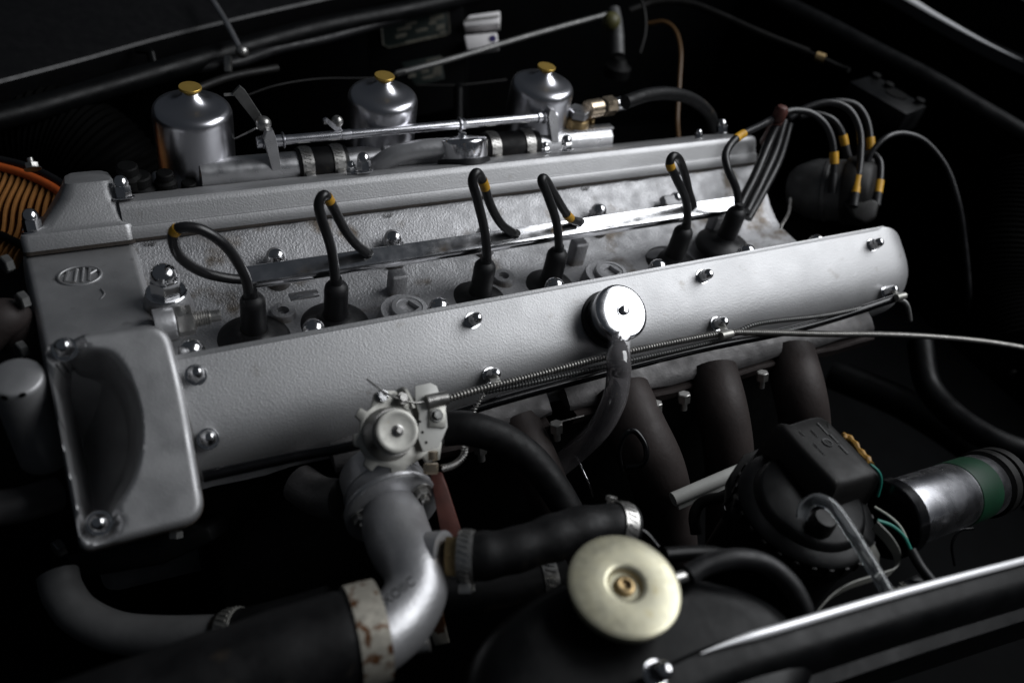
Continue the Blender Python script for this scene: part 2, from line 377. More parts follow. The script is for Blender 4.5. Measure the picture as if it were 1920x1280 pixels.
# --- timing chest bridging the two covers
QN = V(0, 1.05, 13.7).normalized()
def q(px, py): return pl(px, py, V(0, 3, -1.2), QN)
def qz(y): return -1.2 - 1.05 * (y - 3) / 13.7
c4 = [q(36, 468), q(252, 446), q(296, 606), q(78, 634)]
top = rpoly([(c4[0].x, c4[0].y + .3), (c4[1].x, c4[1].y + .3), (c4[2].x, c4[2].y - 3), (c4[3].x, c4[3].y - 3)], [.9, .8, .6, 1.4])
cx = sum(p[0] for p in top) / len(top); cy = sum(p[1] for p in top) / len(top)
b = MB(); rings = []
for z, k in [(-30, .75), (-12, .6), (-4, .25), (-2.2, 0), (-1.7, -.1), (-1.4, -.28), (-1.24, -.52), (-1.2, -.8)]:
    rings.append([V(x + (x - cx) / 5.0 * k, y + (y - cy) / 7.0 * k * .6, z + 1.2 + qz(y)) for x, y in top])
b.ringloft(rings); chest = b.build('timing_chest', 'paint2', eng, 40)
# foundry mark: a raised oval with slanted strokes and a P
o = q(150, 518) + ZZ * .05; rx, ry = 1.5, 1.15
b = MB()
oval = [o + V(rx * math.cos(t), ry * math.sin(t), 0) for t in [6.28319 * i / 40 for i in range(40)]]
b.tube(oval + [oval[0]], .13, 8, False, raw=True)
for a1, a2 in [((-1.1, -.5), (-.75, .75)), ((-1.1, -.5), (-.45, -.8)), ((-.45, -.8), (-.1, .85)), ((.05, -.85), (.35, .9)), ((.55, -.8), (.8, .8)), ((.8, .75), (1.2, .45)), ((1.2, .45), (.72, .1))]:
    b.tube([o + V(*a1, 0), o + V(*a2, 0)], .12, 6, True, 3)
mk = b.build('foundry_mark', 'paint2', chest, 60)
for bx, by in ((200, 575), (222, 590), (188, 560)):
    b = MB(); p = q(bx, by) + ZZ * -.02; b.tube([p, p + V(.35, .5, .03), p + V(.2, 1.2, 0)], .07, 6, True, 4); 
b.build('casting_scar', 'paint2', chest)
# --- front end cap of the far cover, built in the far cover's own frame
def fpx(px, py, s_=0.0): p = pl(px, py, G0 + VF * s_, VF); return p.x, (p - G0).dot(NF)
xa, ha = fpx(40, 462, -.3); xb, hb = fpx(252, 441, -.3)
ha = hb = -.05
xm, hm = fpx(78, 430, .1); xn, hn = fpx(244, 414, .1)
xt, ht_ = fpx(118, 344, 1.0); xu_, hu = fpx(208, 337, 1.0)
b = MB(); rings = []
for x0_, x1_, s0_, h_, r in [(xa, xb, -.45, -.02, .6), (xa, xb, -.45, hm - .55, .6), (xa + .1, xb - .08, -.35, hm - .32, .6), (xa + .5, xb - .25, -.15, hm - .2, .7), (xm + .0, xn - .15, .1, hm + .1, .9),
                             (xm * .25 + xt * .75, xn * .4 + xu_ * .6, .7, ht_ - 1.2, 1.1), (xt - .1, xu_ + .25, .95, ht_ - .45, 1.0), (xt + .1, xu_ + .02, 1.2, ht_ - .12, .9), (xt + .5, xu_ - .4, 1.7, ht_, .8)]:
    rings.append([fc(x, q_, h_) for x, q_ in rrect(x0_, x1_, s0_, s0_ + 8, r)])
b.ringloft(rings); b.build('front_cap', 'paint', covf, 35)
b = MB(); b.prism([fc(x, q_, -.28) for x, q_ in rrect(xa - .05, xb + .12, -.5, 7.6, .6)], NF * .3); b.build('cap_gasket', 'gasket', covf)
x_, h_ = fpx(62, 428, .8); inst(NUT, 'acorn_nut', fc(x_, .8, hm - .25), NF, covf, .4, 1.15)
# --- near timing cover with its deep scoop
TH = 2.0
def xu(px, py, n=TH): p = U(px, py, w=n); return (p.x, p.dot(WN))
outl = rpoly([xu(78, 636), xu(312, 600), xu(345, 720), xu(388, 975), xu(150, 1036), xu(118, 860)], [.9, 1.7, 3.0, 1.6, .7, 5], 14)
arc = [xu(*p, 1.2) for p in [(150, 655), (205, 662), (243, 705), (266, 768), (269, 835), (254, 895), (226, 945), (205, 985)]]
arc = [tuple(p.xy) for p in spline([V(a[0], a[1], 0) for a in arc], 6)]
chord = [xu(*p, 1.2) for p in [(172, 1005), (148, 950), (118, 820), (104, 720), (112, 680)]]
scoop = arc + chord
def inside(p, poly):
    c = False; j = len(poly) - 1
    for i in range(len(poly)):
        a, d = poly[i], poly[j]
        if (a[1] > p[1]) != (d[1] > p[1]) and p[0] < (d[0] - a[0]) * (p[1] - a[1]) / (d[1] - a[1]) + a[0]: c = not c
        j = i
    return c
def pdist(p, line, closed=False):
    best = 1e9; L = line + [line[0]] if closed else line
    for a, d in zip(L, L[1:]):
        ax, ay = d[0] - a[0], d[1] - a[1]; l2 = ax * ax + ay * ay
        t = 0 if l2 == 0 else max(0, min(1, ((p[0] - a[0]) * ax + (p[1] - a[1]) * ay) / l2))
        best = min(best, math.hypot(p[0] - a[0] - ax * t, p[1] - a[1] - ay * t))
    return best
def ss(t): t = max(0, min(1, t)); return t * t * (3 - 2 * t)
tn = [xu(122, 655, .9), xu(187, 980, .9)]
def hgt(p):
    h = TH
    if inside(p, scoop):
        da_ = pdist(p, arc); fl = TH - 4.2 * ss(da_ / 1.15) - 1.5 * da_
        h = -2.2 + (fl + 2.2) * ss(pdist(p, chord) / .5)
    for t in tn:
        h = h + (min(h, .9) - h) * (1 - ss((math.hypot(p[0] - t[0], p[1] - t[1]) - .85) / .45))
    d = pdist(p, outl, True)
    if d < .55: h -= .55 * (1 - math.sqrt(max(0, 1 - (1 - d / .55) ** 2)))
    return h
cen = (sum(p[0] for p in outl) / len(outl), sum(p[1] for p in outl) / len(outl))
fine = []
for i in range(len(outl)):
    a, d = outl[i], outl[(i + 1) % len(outl)]; L = math.hypot(a[0] - d[0], a[1] - d[1]); k = max(1, int(L / .35))
    for j in range(k): fine.append((a[0] + (d[0] - a[0]) * j / k, a[1] + (d[1] - a[1]) * j / k))
b = MB(); rings = [[cv(x, u, -9) for x, u in fine], [cv(x, u, -3) for x, u in fine], [cv(x, u, .2) for x, u in fine]]
for k in [1, .995, .985, .97, .95, .93] + [.93 - .93 * i / 46 for i in range(1, 46)]:
    ring = []
    for x, u in fine:
        p = (cen[0] + (x - cen[0]) * k, cen[1] + (u - cen[1]) * k); ring.append(cv(p[0], p[1], hgt(p)))
    rings.append(ring)
b.ringloft(rings, True, False, True); tcov = b.build('timing_cover', 'paint2', eng, 60)
gk = [cv(cen[0] + (x - cen[0]) * 1.004, cen[1] + (u - cen[1]) * 1.004, -.1) for x, u in fine]
b = MB(); b.tube(gk + [gk[0]], .12, 6, False, raw=True); b.build('timing_cover_gasket', 'gasket', eng)
for t in tn: inst(NUT, 'acorn_nut', cv(t[0], t[1], .8), NN, tcov, .3, 1.05)
# --- nuts standing in the valley
for px, py, y, sc in [(312, 548, 7.5, 1.2), (518, 505, 11.4, 1.05), (735, 470, 11.6, 1.05), (905, 455, 11.2, .9), (1117, 415, 11.8, 1.0), (1262, 386, 11.6, .8),
                      (362, 684, 1.7, 1.1), (588, 642, 1.7, 1.05), (820, 600, 1.7, 1.05), (1034, 560, 1.7, 1.05), (1226, 524, 1.7, 1.05), (1391, 494, 1.7, 1.05), (1521, 474, 1.7, 1.05)]:
    if y > 10: p = pl(px, py, V(0, 12.2, -5.0), V(0, -.6, .8))
    else: p = U(px, py, y=y)
    inst(BIGNUT, 'domed_head_nut', p, ZZ, eng, random.random() * 6, sc)
    b = MB(); b.lathe(V(p.x, p.y, p.z - 3.2), ZZ, [(1.7 * sc, 0), (1.45 * sc, 2.3), (1.3 * sc, 3.0), (1.2 * sc, 3.21)], 24); b.build('stud_boss', 'cast', eng, 60)
# --- blanking plugs with square sockets, small drain holes, cast lumps on the valley floor
for px, py, r, sp in [(768, 574, 1.6, .5), (1147, 507, 1.6, .4)]:
    c = U(px, py, z=-4.0); b = MB()
    b.lathe(V(c.x - .3, c.y + .2, c.z - 2), ZZ, [(r * 1.5, 0), (r * 1.35, 1.4), (r * 1.3, 1.5)], 30)
    b.build('plug_boss', 'cast', eng)
    b = MB(); h = .62; o = V(c.x, c.y, c.z - .5)
    sq = []
    for k in range(32):
        t = 6.28319 * k / 32; dx, dy = math.cos(t), math.sin(t); mxy = max(abs(dx), abs(dy)); sq.append((dx / mxy * h, dy / mxy * h))
    rot = Matrix.Rotation(sp, 2)
    sqv = [rot @ Vector(p) for p in sq]; cir = [rot @ Vector((math.cos(6.28319 * k / 32), math.sin(6.28319 * k / 32))) for k in range(32)]
    rr = []
    for rad, z in ((r, -.4), (r, .35), (r * .95, .45), (r * .72, .5), (r * .70, .42)): rr.append([o + V(v.x * rad, v.y * rad, z) for v in cir])
    rr.append([o + V(v.x, v.y, .42) for v in sqv]); rr.append([o + V(v.x, v.y, -.5) for v in sqv])
    b.ringloft(rr); b.build('square_socket_plug', 'alu_cast', eng, 30)
for px, py in [(531, 581), (945, 516)]:
    c = U(px, py, z=-5.8); b = MB(); b.lathe(c - ZZ * 1.5, ZZ, [(1.25, 0), (1.1, 1.3), (1.0, 1.5), (.5, 1.5), (.46, 1.0), (.1, .9)], 26); b.build('core_hole_boss', 'cast', eng)
for px, py, hx, hy, hz in [(1240, 480, 1.4, 1.0, .6)]:
    c = U(px, py, z=-6.3); b = MB(); b.sphere(c, 1, 22, (hx * 1.3, hy * 1.2, hz * .8)); b.build('cast_lug', 'cast', eng, 80)
c = U(1258, 378, y=13.2); b = MB(); b.box(c, (XX, V(0, .8, .6), V(0, -.6, .8)), (1.2, .7, .5), .25, 3); b.build('cast_lug', 'cast', eng, 60)
# --- banjo stub: boss, hex nut, threaded stud lying along the head
o = U(331, 604, y=4.6) - XX * 1.3; b = MB(); b.lathe(V(-2.2, o.y, o.z), XX, [(1.22, 0), (1.22, o.x + 3.2), (1.15, o.x + 3.4), (.8, o.x + 3.45)], 28); b.build('union_boss', 'alu_cast', eng)
b = MB(); b.lathe(o + XX * 1.3, XX, [(1.05, 0), (1.15, .12), (1.15, 1.1), (1.0, 1.2)], 6); b.build('union_nut', 'steel', eng)
b = MB(); b.lathe(o + XX * 2.5, XX, [(.62, 0)] + [(.62 if k % 2 else .54, .1 + k * .09) for k in range(12)] + [(.45, 1.2), (.45, 1.9), (.4, 1.95)], 20); b.build('threaded_stud', 'steel', eng)
for px, py in [(20, 492), (50, 560), (48, 652), (118, 1022)]:
    p = U(px, py, d=60); inst(BOLT, 'hex_bolt', p, V(-1, -.5, .1), eng, .3, 1.15)
# small stamped letters on the head just under the far gasket
for px, py in [(282, 458), (728, 405), (1098, 354)]:
    c = pl(px, py, V(0, 15.8, -2.55), V(0, -.6, .8)); text('YAP', .55, c + V(0, -.02, .05), XX, V(0, .8, .6), .06, 'casting_letters', 'cast_dark', eng)

# --- exhaust side: flanges, pipes
SIDE = []
for x0_, x1_ in [(8, 26.8), (28.6, 66)]:
    b = MB(); rr = []; n_ = 14
    for i in range(n_ + 1):
        x = x0_ + (x1_ - x0_) * i / n_; e = .3 if i in (0, n_) else 0; k = .22 * math.sin(x * .75) + .1 * math.sin(x * 2.1)
        rr.append([V(x, -4.6, -6.2 - e), V(x, -6.3 + e + k * .4, -6.7 - e), V(x, -7.15 + e, -7.3 - e + k * .3), V(x, -7.3 + e, -7.75 + k), V(x, -7.1, -8.1 + k), V(x, -5.0, -8.4)])
    b.ringloft(rr); b.build('exhaust_port_casting', 'cast_dark', eng, 40)
    b = MB(); rr = []
    for i in range(n_ + 1):
        x = x0_ + .4 + (x1_ - x0_ - .8) * i / n_; k = .12 * math.sin(x * .9)
        rr.append([V(x, -5.2, -8.45), V(x, -7.6, -8.2 + k), V(x, -7.75, -8.4 + k), V(x, -7.5, -9.5 + k), V(x, -5.2, -9.8)])
    b.ringloft(rr); b.build('exhaust_flange', 'exhaust', eng, 35)
for pts, r in [([(968, 790, 70), (1000, 855, 69), (1030, 930, 70), (1050, 1010, 73), (1058, 1100, 78), (1060, 1200, 84)], 1.9),
               ([(1165, 735, 73), (1193, 800, 71.5), (1230, 880, 72), (1252, 980, 76), (1262, 1100, 84), (1262, 1200, 92)], 2.55),
               ([(1335, 695, 78), (1352, 760, 76.5), (1364, 830, 77.5), (1368, 900, 81), (1366, 1000, 86), (1360, 1150, 94)], 2.35),
               ([(1480, 662, 83), (1498, 730, 81), (1508, 790, 83), (1510, 870, 88), (1505, 1000, 96)], 2.5)]:
    MB().tube(P(pts), r, 28).build('exhaust_pipe', 'exhaust', eng, 60)
for px, py, d, ax in [(1043, 800, 68, 0), (1230, 762, 71, 0), (1283, 745, 73, 0), (1430, 705, 78, 0), (900, 838, 66, 0)]:
    inst(HANG, 'flange_nut', U(px, py - 8, d=d), V(.1, -.35, -1), eng, 0, 1.15)

# ================================================================== THINGS ON AND AROUND THE ENGINE
def tube_thing(name, pts, r, m, label, cat, group=None, seg=14, key='d', **k):
    p = P(pts, key); o = thing(name, p[0], label, cat, group); return o, p
# --- chrome conduit for the plug leads
ra = U(462, 521, y=9.2); rb = U(1378, 385, y=9.2)
cond = thing('lead_conduit', ra, 'long polished chrome tube carrying the ignition cables along the valley between the cam covers', 'tube')
prof = [(math.cos(t) * .95, max(-.62, min(.62, math.sin(t) * .95))) for t in [6.28319 * k / 36 for k in range(36)]]
b = MB(); d_ = (rb - ra); n_ = 40; rr = []
def crow(i): return ra + d_ * (i / n_)
wv = V(0, .90, .43); nv = V(0, -.43, .90)
for i in range(n_ + 1): rr.append([crow(i) + wv * y + nv * z for y, z in prof])
b.ringloft(rr); b.build('chrome_tube', 'chrome', cond, 30)
for px, py in [(690, 474), (967, 437), (1088, 415), (1300, 386)]:
    t = (px - 462) / (1378 - 462); c = crow(t * n_ * 1.0)
    c = U(px, py, y=9.0); c = pl(px, py, ra + nv * .8, nv)
    b = MB(); b.tube([c + V(.42 * math.cos(a), .0, 0) + wv * (.3 * math.sin(a)) for a in [6.28319 * k / 16 for k in range(17)]], .09, 6, False, raw=True); b.lathe(c + nv * .02, nv, [(.4, 0), (.38, .05), (.2, .06)], 16); b.build('rubber_grommet', 'rubber', cond)
c = U(570, 553, y=7.6); b = MB(); b.box(c, (XX, YY, ZZ), (1.2, .4, .12), .04); b.build('conduit_tab', 'alu_pipe', cond)
for px, py in [(745, 522), (1085, 462), (1345, 410)]:
    c = U(px, py, y=9.6); b = MB(); b.box(c - ZZ * 1.2, (XX, YY, ZZ), (.8, .7, 1.9), .3, 3); b.build('conduit_post', 'cast', cond)
# --- six plug leads
def band(parent, pts, i0, i1, r, m='yellow'):
    b = MB(); b.tube(pts[i0:i1], r, 14, raw=True); return b.build('yellow_sleeve', m, parent, 60)
def near(pts, px, py, lo=0, hi=1):
    best, bi = 1e9, 0
    for i, p in enumerate(pts):
        if not lo * len(pts) <= i <= hi * len(pts): continue
        v = p - CAM; f = v.dot(FWD); x = 960 + v.dot(RIGHT) / f * FPX; y = 640 - v.dot(UP) / f * FPX
        e = (x - px) ** 2 + (y - py) ** 2
        if e < best: best, bi = e, i
    return bi
LEADS = [
 ((473, 556), [(468, 560), (458, 515), (425, 463), (378, 431), (338, 427), (324, 445), (338, 482), (380, 510), (430, 522), (475, 524)], (329, 432), 'frontmost plug lead, looping far out to the left, yellow sleeve on its bend'),
 ((631, 532), [(630, 540), (622, 470), (603, 410), (598, 382), (608, 366), (622, 384), (645, 428), (668, 458), (688, 474)], (613, 374), 'second plug lead from the front, narrow upright loop with yellow sleeve at its peak'),
 ((911, 492), [(914, 500), (910, 440), (895, 375), (886, 340), (894, 324), (906, 342), (920, 385), (940, 420), (962, 437)], (906, 346), 'third plug lead from the front, tall thin loop with yellow sleeve just past its peak'),
 ((1047, 470), [(1049, 480), (1044, 420), (1028, 370), (1016, 340), (1022, 336), (1038, 362), (1056, 392), (1070, 410), (1086, 416)], (1067, 405), 'fourth plug lead from the front with the yellow sleeve low down at the chrome tube'),
 ((1284, 428), [(1288, 435), (1287, 380), (1268, 335), (1256, 308), (1262, 293), (1274, 300), (1285, 330), (1292, 360), (1300, 384)], (1258, 311), 'fifth plug lead from the front, short tight loop before a cast lug'),
 ((1384, 392), [(1384, 410), (1382, 360), (1364, 315), (1362, 285), (1384, 257), (1425, 236), (1462, 216)], (1386, 256), 'rearmost plug lead, rising from the valley to the red brown clip post')]
for k, ((cx_, cy_), pts, (bx, by), lab) in enumerate(LEADS):
    n = len(pts); last = k == 5
    y0 = 7.0
    P3 = []
    for i, (a, c) in enumerate(pts):
        t = i / (n - 1)
        y = (y0 + (16.0 - y0) * t ** 1.3) if last else y0 + 2.0 * ss(t)
        P3.append(U(a, c, y=y))
    top = U(cx_, cy_, y=y0); base = top - ZZ * 4.1
    ld = thing('spark_plug_lead', base, lab, 'ignition lead', 'spark plug leads in the valley')
    sp = spline(P3, 14); r = .41
    MB().tube(sp, r, 14, raw=True).build('cable', 'lead', ld, 60)
    i = near(sp, bx, by, .2 if k else .25); w_ = 3 if k != 3 else 4
    band(ld, sp, max(0, i - w_), min(len(sp), i + w_ + 1), r + .035)
    b = MB(); b.lathe(base, ZZ, [(1.02, 0), (1.04, 1.0), (1.0, 2.9), (1.02, 3.3), (.98, 3.75), (.8, 4.05), (.5, 4.2), (.46, 4.5), (.42, 4.75)], 28); b.build('boot', 'rubber', ld, 50)
    b = MB(); b.lathe(base - ZZ * .5, ZZ, [(2.9, -.5), (3.0, -.35), (2.95, .1), (2.6, .38), (1.8, .62), (1.25, .85), (1.1, 1.2)], 40); b.build('well_seal', 'rubber', ld, 50)
# --- breather caps
def breather(px, py, n, ax, r, h, label, seg=40):
    c = U(px, py, w=n) if isinstance(n, float) else n
    t = subthing('breather_cap', c - ax * h, label, eng)
    b = MB(); b.lathe(c - ax * (h + .2), ax, [(r * 1.03, 0), (r * 1.08, .1), (r * 1.06, .45), (r * .9, .55)], seg); b.build('rubber_base', 'rubber', t)
    b = MB(); b.lathe(c - ax * (h - .3), ax, [(r * .93, 0), (r * .97, .12), (r * .99, h - .9), (r, h - .75), (r * .995, h - .55), (r * .96, h - .42), (r * .88, h - .355), (r * .7, h - .30), (r * .45, h - .265), (r * .2, h - .255)], 56); b.build('chrome_body', 'chrome', t, 45)
    b = MB(); b.lathe(c, ax, [(r * .24, 0), (r * .24, .12), (r * .17, .14), (r * .17, .38), (r * .12, .45)], 20); b.build('centre_screw', 'nut', t)
    return t, c
bc, cc = breather(1168, 583, 2.6, (NN + ZZ * .14).normalized(), 2.45, 2.5, 'round chrome breather cap on the near cam cover with a smoky hose dropping from it')
fcc = pl(867, 257, G0 + VF * 3.0, -VF); hh = (fcc - G0).dot(NF); 
bf, cf = breather(0, 0, fc(fcc.x, 3.0, hh), NF, 2.5, max(2.0, hh - 3.2), 'round chrome breather cap on the far cam cover with a cast pipe curving to the left')
# far breather outlet
p3 = [cf - NF * .9 - XX * 1.5] + [pl(a, c, fc(0, 3.6 + k * .5, 4.6), YY) for k, (a, c) in enumerate([(790, 280), (745, 290), (715, 306), (696, 326)])]
MB().tube(p3, .95, 18).build('outlet_pipe', 'alu_cast', bf, 60)
# near hose
hp = [cc - NN * 1.4 - WN * 1.9] + P([(1160, 668, 66.0), (1160, 705, 66), (1150, 755, 66.5), (1122, 805, 68), (1078, 848, 70), (1040, 880, 71)])
h = thing('breather_hose', hp[0], 'smoky translucent hose hanging down from the near breather cap', 'hose')
b = MB(); b.tube(hp, .98, 22, True, 12); b.build('hose_wall', 'clearhose', h, 60)
b = MB(); b.tube(hp[:3], 1.04, 22, True, 6); 
# --- oil feed pipe, armoured cables, springs under the near cover
def wtube(name, pts, r, m, label, cat, ridged=False, group=None, sub=12, pitch=.075, amp=.13, seg=10, key='d'):
    p = P(pts, key); o = spline(p, sub)
    b = MB()
    if ridged:
        o = resample(o, pitch / 3); b.tube(o, r, seg, True, raw=True, rf=lambda t, i: r * (1 + amp * math.cos(6.28319 * i / 3)))
    else: b.tube(o, r, seg, raw=True)
    ob = b.build(name, m, None, 60, p[0]); tag(ob, label, cat, group); return ob, o
wtube('oil_pipe', [(380, 893, 56), (540, 858, 58.5), (700, 826, 61), (900, 762, 64.5), (1100, 707, 68.5), (1300, 656, 73), (1480, 619, 78), (1600, 585, 81), (1690, 555, 84)], .42, 'gloss', 'thin black pipe running the whole length under the near cam cover', 'pipe', seg=14)
cA, _ = wtube('armoured_cable', [(838, 748, 61.5), (905, 728, 62.5), (1000, 704, 64.5), (1130, 670, 67.3), (1260, 642, 70.5), (1355, 625, 73), (1420, 623, 75), (1540, 626, 79), (1660, 627, 84), (1760, 632, 89), (1860, 642, 94), (1990, 664, 101)],
      .27, 'cablesteel', 'lighter ribbed armoured cable from the round heater valve, running off to the right', 'cable', True, 'armoured cables under the near cover', pitch=.27, amp=.2)
wtube('armoured_cable', [(905, 735, 63.5), (1000, 716, 65), (1180, 676, 69), (1350, 636, 73.5), (1420, 607, 75), (1540, 592, 78.5), (1620, 576, 81.5), (1680, 562, 84), (1700, 572, 88), (1706, 600, 93)], .22, 'dimsteel', 'darker ribbed armoured cable lying close under the near cam cover', 'cable', True, 'armoured cables under the near cover', pitch=.27, amp=.22)
def coil(name, pts, r, wr, pitch, label):
    p = P(pts); o = resample(spline(p, 20), pitch / 10); b = MB(); q_ = []
    u = None
    for i, c in enumerate(o):
        t = (o[min(i + 1, len(o) - 1)] - o[max(i - 1, 0)]).normalized()
        if u is None: _, u, _ = axes(t)
        u = (u - t * u.dot(t)).normalized(); v = t.cross(u); a = 6.28319 * i / 10
        q_.append(c + (u * math.cos(a) + v * math.sin(a)) * r)
    b.tube(q_, wr, 6, raw=True); return tag(b.build(name, 'steel', None, 60, p[0]), label, 'spring')
coil('coil_spring', [(908, 738, 63), (898, 752, 63), (889, 768, 63), (884, 786, 63)], .17, .05, .24, 'thin coil spring hanging from the armoured cable behind the black hose')
coil('coil_spring', [(872, 838, 58), (868, 856, 58), (850, 872, 57.5), (828, 878, 57)], .22, .05, .2, 'bright coil spring curling beneath the round heater valve')
# clips
for px, py, d, nx, ny, lab in [(1362, 627, 72.6, 1352, 607, 'zinc clip gripping the armoured cable below a cover nut'), (930, 716, 62.9, 926, 706, 'small yellowed tab under the cover nut, above the armoured cable'), (1688, 556, 83, 1676, 546, 'pale clip under the last nut of the near cover')]:
    c = U(px, py, d=d); o = thing('cable_clip', c, lab, 'clip'); e_ = pl(nx, ny, NN * .08, NN)
    if d != 62.9:
        b = MB(); b.tube([c - XX * .6, c + XX * .6], .36, 18, True, 3); b.build('clip_loop', 'zinc', o)
    m_ = (e_ + c) / 2; dd = (c - e_); L_ = dd.length; b = MB(); b.box(m_, (XX, dd.normalized(), XX.cross(dd.normalized())), (.42, L_ / 2 + .15, .05), .03); b.build('clip_tab', 'zinc', o)
# --- heater valve with its toothed plate
VA = (NN + XX * .06).normalized(); vu = (RIGHT - VA * RIGHT.dot(VA)).normalized(); vv = VA.cross(vu)
hc = U(738, 822, d=57.5)
hv = thing('heater_valve', hc, 'round zinc plated control drum on a notched plate, in front of the near cam cover', 'valve')
pp = [(0, 1.05), (9, 1.02), (10, 1.2), (20, 1.2), (21, 1.02), (62, 1.05)]
def hp2(px, py, off=0.0): return pl(px, py, hc + VA * off, VA)
outp = [(700, 738), (708, 733), (735, 733), (765, 745), (800, 752), (812, 800), (826, 830), (822, 862), (798, 868), (790, 858), (775, 868), (760, 876), (757, 893), (732, 893), (730, 878), (705, 872), (695, 884), (680, 872), (684, 858), (672, 838), (662, 836), (660, 815), (671, 812), (674, 790), (664, 780), (673, 765), (686, 772), (694, 764)]
b = MB(); b.prism([hp2(*p) for p in outp], VA * .3, .04); b.build('notched_plate', 'zinc', hv)
c = hp2(724, 815, -.15); b = MB(); b.lathe(c, VA, [(1.85, 0), (1.85, .6), (1.75, .9), (1.62, 1.8), (1.6, 1.95)], 40); b.build('drum_skirt', 'steel', hv)
c = c + VA * .45; b = MB(); b.lathe(c + VA * 1.45, VA, [(1.45, 0), (1.5, .1), (1.5, .5), (1.46, .58), (1.3, .62), (1.15, .58), (.4, .6)], 48); b.build('drum_cap', 'zinc', hv)
b = MB(); b.lathe(c + VA * 2.0, VA, [(.42, 0), (.42, .12), (.3, .16), (.24, .2), (.24, .42), (.18, .5)], 18); b.build('drum_spindle', 'steel', hv)
arm = [(777, 724), (806, 718), (818, 724), (824, 742), (836, 775), (838, 800), (822, 838), (792, 846), (783, 822), (785, 775), (778, 755)]
b = MB(); b.prism([hp2(*p, .75) for p in arm], VA * .14, .03); b.build('cable_bracket', 'white', hv)
for px, py in ((787, 790), (792, 810), (799, 829)):
    b = MB(); b.lathe(hp2(px, py, .9), VA, [(.1, 0), (.1, .02)], 10); b.build('bracket_hole', 'dark', hv)
b = MB(); b.box(hp2(820, 776, 1.0), (vu, vv, VA), (.62, .95, .1), .05); b.build('clamp_plate', 'zinc', hv)
b = MB(); b.cyl(hp2(818, 779, 1.1), VA, .48, .15, 20); b.lathe(hp2(819, 778, 1.2), VA, [(.36, 0), (.36, .28), (.3, .33)], 6); b.build('clamp_bolt', 'dimsteel', hv)
b = MB(); b.tube([hp2(800, 753, 1.15), hp2(838, 745, 1.2)], .5, 18, True, 4); b.build('cable_ferrule', 'steel', hv)
b = MB(); b.cyl(hp2(716, 742, .3), VA, .42, .3, 20); b.cyl(hp2(717, 741, .6), VA, .3, .15, 16); b.build('rivet', 'nut', hv)
b = MB(); b.cyl(hp2(752, 748, .3), VA, .46, .6, 18); b.cyl(hp2(754, 746, .9), VA, .3, .45, 14); b.build('pivot_screw', 'steel', hv)
b = MB(); b.tube([hp2(687, 710, .5), hp2(716, 732, .8), hp2(735, 742, 1), hp2(775, 754, 1.1), hp2(800, 752, 1.1)], .07, 8, True, 6); b.build('control_wire', 'steel', hv)
b = MB(); b.tube([hp2(745, 735, .6), hp2(757, 730, .9), hp2(766, 742, .9), hp2(775, 765, .9)], .18, 8, True, 6); b.build('lever_hook', 'zinc', hv)
# --- thermostat housing and water elbow
th = thing('water_outlet', U(720, 950, d=58), 'cast aluminium water outlet with a bent elbow below the round control drum', 'water outlet')
A0 = U(708, 880, d=61.2); A1 = U(738, 958, d=58.4); aa = (A1 - A0).normalized(); L_ = (A1 - A0).length
b = MB(); b.lathe(A0, aa, [(2.6, 0), (2.9, .15), (2.95, .6), (2.95, L_ * .45), (3.05, L_ * .47), (3.05, L_ * .52), (2.95, L_ * .54), (3.0, L_ - .9), (3.2, L_ - .7)], 48); b.build('thermostat_body', 'alu_cast', th, 50)
b = MB(); b.prism(P([(636, 890, 60.5), (650, 876, 60.5), (700, 868, 59.4), (712, 910, 59.2), (656, 922, 60)]), FWD * 1.5, .25, 3); b.build('body_lug', 'alu_cast', th, 50)
b = MB(); b.lathe(A1 - aa * .72, aa, [(3.3, 0), (3.42, .08), (3.42, .3), (3.36, .36), (3.42, .42), (3.42, .64), (3.3, .72), (2.6, .76)], 48)
for px, py, d in [(680, 985, 56.0), (804, 957, 56.2)]:
    c_ = U(px, py, d=d + .8); c_ = c_ - aa * ((c_ - A1).dot(aa)); b.lathe(c_ - aa * .70, aa, [(.82, 0), (.88, .08), (.88, .6), (.8, .7)], 20)
b.build('elbow_flange', 'alu_cast', th, 50)
b = MB(); b.tube(P([(733, 950, 59.0), (740, 985, 57.0), (753, 1022, 54.8), (776, 1062, 52.4), (779, 1110, 51.0), (750, 1160, 49.6), (715, 1190, 48.6), (690, 1207, 48)]), 2, 36, True, 10,
               rf=lambda t, i: 2.2 - .25 * t + .1 * math.sin(t * 9)); b.build('elbow', 'alu_cast', th, 60)
b = MB(); b.tube(P([(765, 1045, 54), (805, 1044, 52.8), (836, 1042, 52.3)]), 1.6, 32, True, 4); b.build('side_outlet', 'alu_cast', th, 40)
for px, py, d in [(680, 980, 56.8), (804, 952, 57.0)]:
    c_ = U(px, py, d=d); c_ = c_ - aa * ((c_ - A1).dot(aa)); t_ = aa
    b = MB(); b.cyl(c_, t_, .72, .14, 22); b.lathe(c_ + t_ * .14, t_, [(.52, 0), (.56, .05), (.56, .5), (.5, .56)], 6); b.lathe(c_ + t_ * .7, t_, [(.3, 0), (.3, .35), (.22, .42)], 14); b.build('flange_bolt', 'steel', th)
er = (U(742, 1108, d=48.8) - U(702, 1138, d=48.6)).normalized(); eu = (UP + RIGHT * -.2); eu = (eu - er * eu.dot(er)).normalized()
text('XOIIC', .8, U(748, 1108, d=47.6), er, eu, .12, 'raised_letters', 'dist', th)
b = MB(); b.tube(P([(560, 905, 63), (600, 930, 62), (640, 935, 61)]), 1.5, 24, True, 6); b.build('bypass_stub', 'cast_dark', th)
b = MB(); b.tube(P([(805, 868, 58.5), (828, 892, 58.5), (846, 985, 58.5), (852, 1015, 58.5)]), .1, 4, True, 2)
